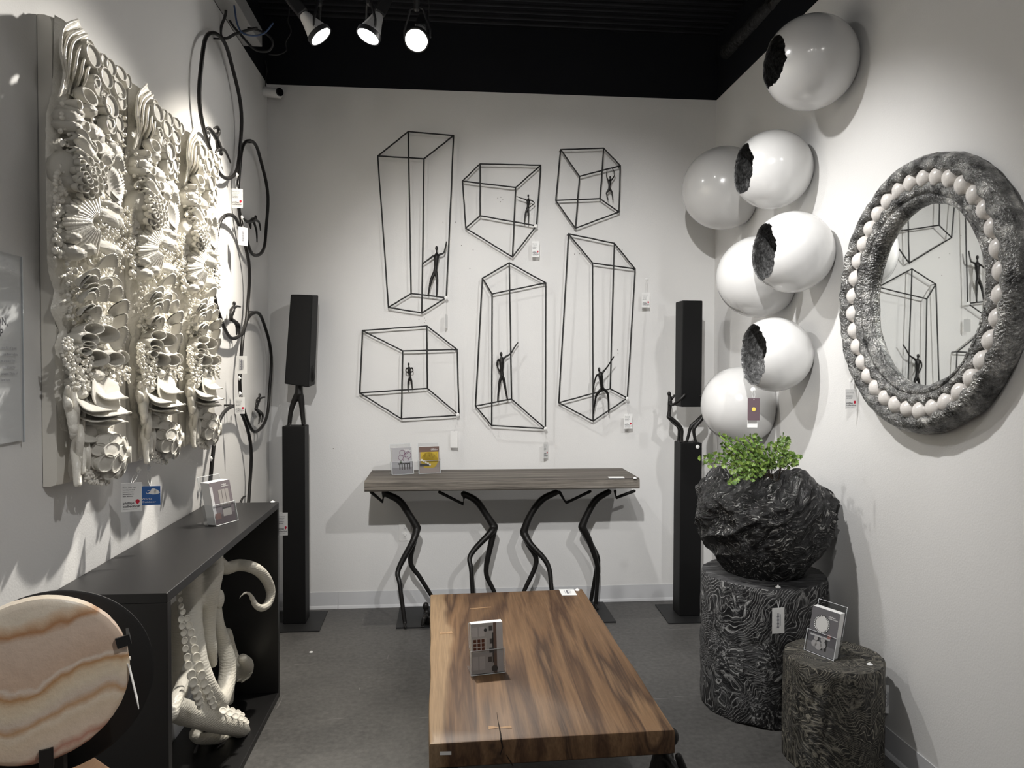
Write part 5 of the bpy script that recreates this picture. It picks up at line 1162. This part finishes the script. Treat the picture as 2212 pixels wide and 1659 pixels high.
for k, dz in ((.93, -.004), (.85, -.03), (.78, -.07)): mb.v += [V((bcx+(p.x-bcx)*k, cyB+(p.y-cyB)*k, p.z+dz)) for p in inner]
mb.f += [(j*ns+i, j*ns+(i+1) % ns, (j+1)*ns+(i+1) % ns, (j+1)*ns+i) for j in range(nl+3) for i in range(ns)]; mb.f.append(tuple(range(ns))[::-1])
mb.build('bowl', m_bowl, root, smooth=True)
MB().lathe([(.0, 0), (.3*rW*2, 0), (.38*rW*2, .0), (.3*rW*2, .03), (.0, .05)], V((bcx, cyB, bz1-.07)), None, 32, caps=False).build('moss', m_soil, root, smooth=True)
# fern
fr_ = thing('fern', 'bright green maidenhair fern growing in the black bowl planter', 'plant', V((bcx, cyB-.05, bz1-.03)))
lm = []
for v_ in range(3):
    mb = MB(); rnd = random.Random(v_+20); n_ = 11; base = V((0, 0, 0)); ps = [base]
    for i in range(n_):
        a = math.radians(25+130*i/(n_-1)); rr = 1.0*(1+.10*(1 if i % 2 else -1))*(.92+.16*rnd.random()); ps.append(V((rr*math.cos(a)*.85, rr*math.sin(a), .18*math.sin(a*3+v_)+.1*math.cos(a))))
    mb.add(ps, [(0, i, i+1) for i in range(1, n_)]); k0 = len(mb.v); mb.add([p+V((0, 0, -.03)) for p in ps], [(0, i+1, i) for i in range(1, n_)])
    me = mb.mesh('leaf'); me.materials.append(m_leaf); lm.append(me)
rnd = random.Random(11); O = fr_.location; nleaf = 0
f5 = zt((1440, 900), 420/1742)
tips = [((310, 385), .0), ((345, 370), .02), ((400, 345), .0), ((350, 425), .05), ((490, 165), .0), ((545, 195), .03), ((640, 215), .0), ((700, 190), .05), ((760, 180), .03), ((800, 190), .0), ((800, 245), .06), ((880, 290), .05), ((935, 255), .02), ((1000, 240), .05), ((1040, 180), .0), ((1020, 205), .04), ((1085, 215), .02), ((1070, 270), .05), ((1115, 345), .0), ((1180, 375), .02), ((1150, 410), .06), ((1090, 385), .08), ((1040, 330), .06), ((960, 380), .08), ((900, 400), .1), ((820, 330), .08), ((740, 300), .08), ((680, 250), .03), ((620, 290), .06), ((560, 260), .04), ((520, 330), .05), ((480, 350), .04), ((600, 380), .09), ((690, 380), .1), ((770, 400), .12), ((860, 460), .12), ((720, 460), .13), ((630, 450), .12), ((560, 480), .12), ((600, 570), .16), ((570, 590), .17), ((700, 540), .16), ((760, 560), .17), ((810, 530), .16), ((670, 510), .15), ((950, 440), .1), ((1010, 420), .09), ((500, 260), .0), ((850, 370), .09), ((780, 480), .13)]
stem_all = MB()
for (px_, py_), fwd in tips:
    tip = onY(*f5((px_, py_)), cyB-.08-fwd+rnd.uniform(-.04, .04)); bs = V((bcx+(tip.x-bcx)*.25+rnd.uniform(-.03, .03), cyB-.06-fwd*.5, bz1-.03)); mid = (bs+tip)/2+V((rnd.uniform(-.02, .02), rnd.uniform(-.02, .02), .03+.25*max(0, .12-abs(tip.z-bs.z))))
    path = [bs, bs.lerp(mid, .55)+Zv*.01, mid, mid.lerp(tip, .55)+Zv*.006, tip]
    MB().tube(path, [.0014, .0012, .001, .0008, .0006], 5, 3).build('stem', m_leafstem, fr_, smooth=True)
    for t2 in (1.0, .92, .82, .68, .56, .4):
        f_ = t2*(len(path)-1); i = min(int(f_), len(path)-2); q = path[i].lerp(path[i+1], f_-i)
        for s in ((-1, 1) if t2 < 1 else (0,)):
            dirv = (path[i+1]-path[i]).normalized(); sidev = dirv.cross(Yv); sidev = sidev.normalized() if sidev.length > .1 else Xv
            up_ = (dirv*.5+sidev*s*.9+V((rnd.uniform(-.4, .4), -.25, rnd.uniform(-.1, .5)))).normalized()
            n_ = (-Yv*1.1+Zv*.7+V((rnd.uniform(-.7, .7), rnd.uniform(-.3, .3), rnd.uniform(-.4, .4)))); n_ = (n_-up_*n_.dot(up_)).normalized(); r_ = up_.cross(n_)
            sc_ = rnd.uniform(.011, .0175)*(1.0 if t2 > .5 else .85)
            place('leaf', lm[rnd.randrange(3)], fr_, q+up_*.004-O, Matrix((r_, up_, n_)).transposed(), sc_); nleaf += 1
# tags of the stumps and leaflet stand
c = onY(1681, 1340.5, cyB-rB-.012); tag('white price tag hanging on the front of large stump', c, rz(.12), V((-.01, 0, 1)), .052, .10, Zv, onZ(1680.5, 1267.5, h1+.006), 'price')
c = onX(1913, 1510, cxS+rS+.035); tag('white price tag at right side of small stump by wall', c, rz(-.35), Zv, .05, .105, Zv, onZ(1879, 1434.5, h2+.006), 'price')
hold_px('acrylic leaflet holder on small stump at right', 'dark grey leaflets with round mirror picture on small stump', (1738, 1404), (1799, 1428), h2+.005, 98, cover_mirror, .24, .035)

# ================================================================== EGGS ON THE RIGHT WALL
XE = XR-.154
def egg(label, cx, cy, rp, hole=None, seed=0, xe=XE):
    c = onX(cx, cy, xe); R_ = rp*(c-CAM).dot(fw)/F; root = thing('wall_egg', label, 'wall sculpture', V((XR, c.y, c.z-R_)), 'white lacquered eggs on the right wall')
    ns, nl = 96, 48; end = math.acos(max(-.999, -(XR-.002-c.x)/R_)) if (XR-c.x) < R_ else math.pi*.985
    def th0(a):
        if not hole: return .012
        return math.radians(hole)*(1+.10*nz((math.cos(a)*1.3, math.sin(a)*1.3, seed), 1.6, seed)+.045*nz((math.cos(a)*6, math.sin(a)*6, seed), 1.5)+.03*nz((math.cos(a)*16, math.sin(a)*16, seed), 1.5))
    def pt(th, a, r_): return c+V((-math.cos(th)*r_, math.sin(th)*math.cos(a)*r_, math.sin(th)*math.sin(a)*r_))
    mb = MB()
    for j in range(nl+1):
        for i in range(ns):
            a = 2*math.pi*i/ns; t_0 = th0(a); mb.v.append(pt(t_0+(end-t_0)*j/nl, a, R_))
    mb.f += [(j*ns+i, (j+1)*ns+i, (j+1)*ns+(i+1) % ns, j*ns+(i+1) % ns) for j in range(nl) for i in range(ns)]
    if not hole: mb.f.append(tuple(range(ns)))
    mb.f.append(tuple(nl*ns+i for i in range(ns))[::-1])
    mb.build('shell', m_egg, root, smooth=True)
    if hole:
        mi = MB(); n2 = 40; end2 = math.pi*.97
        ri = R_*.955
        for j in range(n2+1):
            for i in range(ns):
                a = 2*math.pi*i/ns; t_0 = th0(a)+.02; th_ = t_0+(end2-t_0)*j/n2
                if j == 0: p = pt(th0(a)-.004, a, R_*1.004)
                elif j == 1: p = pt(th0(a)+.03*nz((math.cos(a)*20, math.sin(a)*20, seed)), a, R_*.985)
                else:
                    p = pt(th_, a, ri*(1+.012*turb((math.cos(a)*5*math.sin(th_), math.sin(a)*5*math.sin(th_), th_*4), 1, 3, seed)))
                p.x = min(p.x, XR-.012); mi.v.append(p)
        mi.f += [(j*ns+i, j*ns+(i+1) % ns, (j+1)*ns+(i+1) % ns, (j+1)*ns+i) for j in range(n2) for i in range(ns)]; mi.f.append(tuple(n2*ns+i for i in range(ns)))
        mi.build('silver_lining', m_leafsilver, root, smooth=True)
    return root, c, R_
egg('topmost white broken egg near the ceiling, dark opening at left', 1751, 136, 98, 33, 1)
egg('broken white egg second from the top with narrow dark opening', 1669, 367, 83, 38, 2)
egg('whole white egg nearest back corner, left of second broken egg', 1563, 407, 88, None, 3, XR-.13)
egg('broken white egg third from the top with silver opening', 1711, 545, 87, 43, 4)
egg('whole white egg overlapped by the third broken egg', 1638, 598, 88, None, 5, XR-.125)
egg('lowest broken white egg with the widest silver opening', 1672, 766, 80, 54, 6)
egg('whole white egg behind plum tag, just above fern', 1599, 875, 83, None, 7, XR-.125)
cE = onX(1628, 884, XR-.42); dist = (cE-CAM).dot(fw); kk = dist/F
tag('plum brown tag with gold seal hanging before lowest eggs', cE, rz(-.1), Zv, 26*kk, 48*kk, -Yv, onX(1627, 842, XR-.40), 'plum')
c2 = onX(1625, 915, XR-.416); tag('small white card hanging just below the plum tag', c2, rz(-.1), Zv, 22*kk, 17*kk, None, None, 'plain')

# ================================================================== PEARL MIRROR
XM = XR; rc = V((XR, 2.37, 1.67)); RO = .462; MS = RO/.478
root = thing('pearl_mirror', 'round silver framed mirror ringed with white pearls on right wall', 'mirror', rc-V((0, 0, RO)))
def ringpt(a, r_, x): return V((XR-x, rc.y+math.cos(a)*r_, rc.z+math.sin(a)*r_))
def ring_surface(nm, prof, m, ns=220, wob=None, closed=False):
    mb = MB(); k = len(prof)
    for i in range(ns):
        a = 2*math.pi*i/ns
        for j, (r_, x) in enumerate(prof):
            dr, dx = wob(a, j) if wob else (0, 0); mb.v.append(ringpt(a, (r_+dr)*MS, max(.001, x+dx)))
    mb.f += [(i*k+j, i*k+(j+1) % k, ((i+1) % ns)*k+(j+1) % k, ((i+1) % ns)*k+j) for i in range(ns) for j in range(k if closed else k-1)]
    return mb.build(nm, m, root, smooth=True)
NP = 36; RP, rp_ = .402*MS, .0365*MS
def wv(a): return math.cos(a*NP)
ring_surface('outer_rim', [(.475, .001), (.482, .018), (.478, .045), (.465, .068), (.446, .078), (.432, .074), (.426, .060), (.426, .03), (.43, .012)], m_hammer, 288,
             lambda a, j: ((-.007*wv(a)*(1 if 3 < j < 8 else 0)+.007*nz((math.cos(a)*3, math.sin(a)*3, j*.3))+(.003*nz((math.cos(a)*14, math.sin(a)*14, j*1.)))), .004*nz((math.cos(a)*8, math.sin(a)*8, 4+j))))
ring_surface('inner_rim', [(.385, .012), (.380, .045), (.372, .060), (.358, .058), (.346, .050), (.345, .046), (.343, .046), (.342, .050), (.330, .048), (.316, .030), (.312, .012)], m_hammer, 288,
             lambda a, j: ((.008*wv(a)*(1 if j < 4 else 0)+.005*nz((math.cos(a)*4, math.sin(a)*4, j*.3))), .003*nz((math.cos(a)*9, math.sin(a)*9, j))))
ring_surface('groove', [(.44, .004), (.43, .022), (.40, .016), (.375, .022), (.37, .004)], m_dark, 96)
pme = MB().ball((0, 0, 0), 1, 24, 16).mesh('pearl', smooth=True); pme.materials.append(m_pearl)
for i in range(NP):
    a = 2*math.pi*(i+.5)/NP; p = ringpt(a, RP+random.uniform(-.002, .002), .036); k = rp_*random.uniform(.97, 1.03); place('pearl', pme, root, p-root.location, None, k)
MB().lathe([(.0, 0), (.325, 0), (.325, .004), (0, .004)], V((XR-.014, rc.y, rc.z)), Matrix((Yv, Zv, Xv)).transposed(), 96).build('mirror_glass', m_mirror, root)
print('leaves', nleaf, 'objects', len(bpy.data.objects))
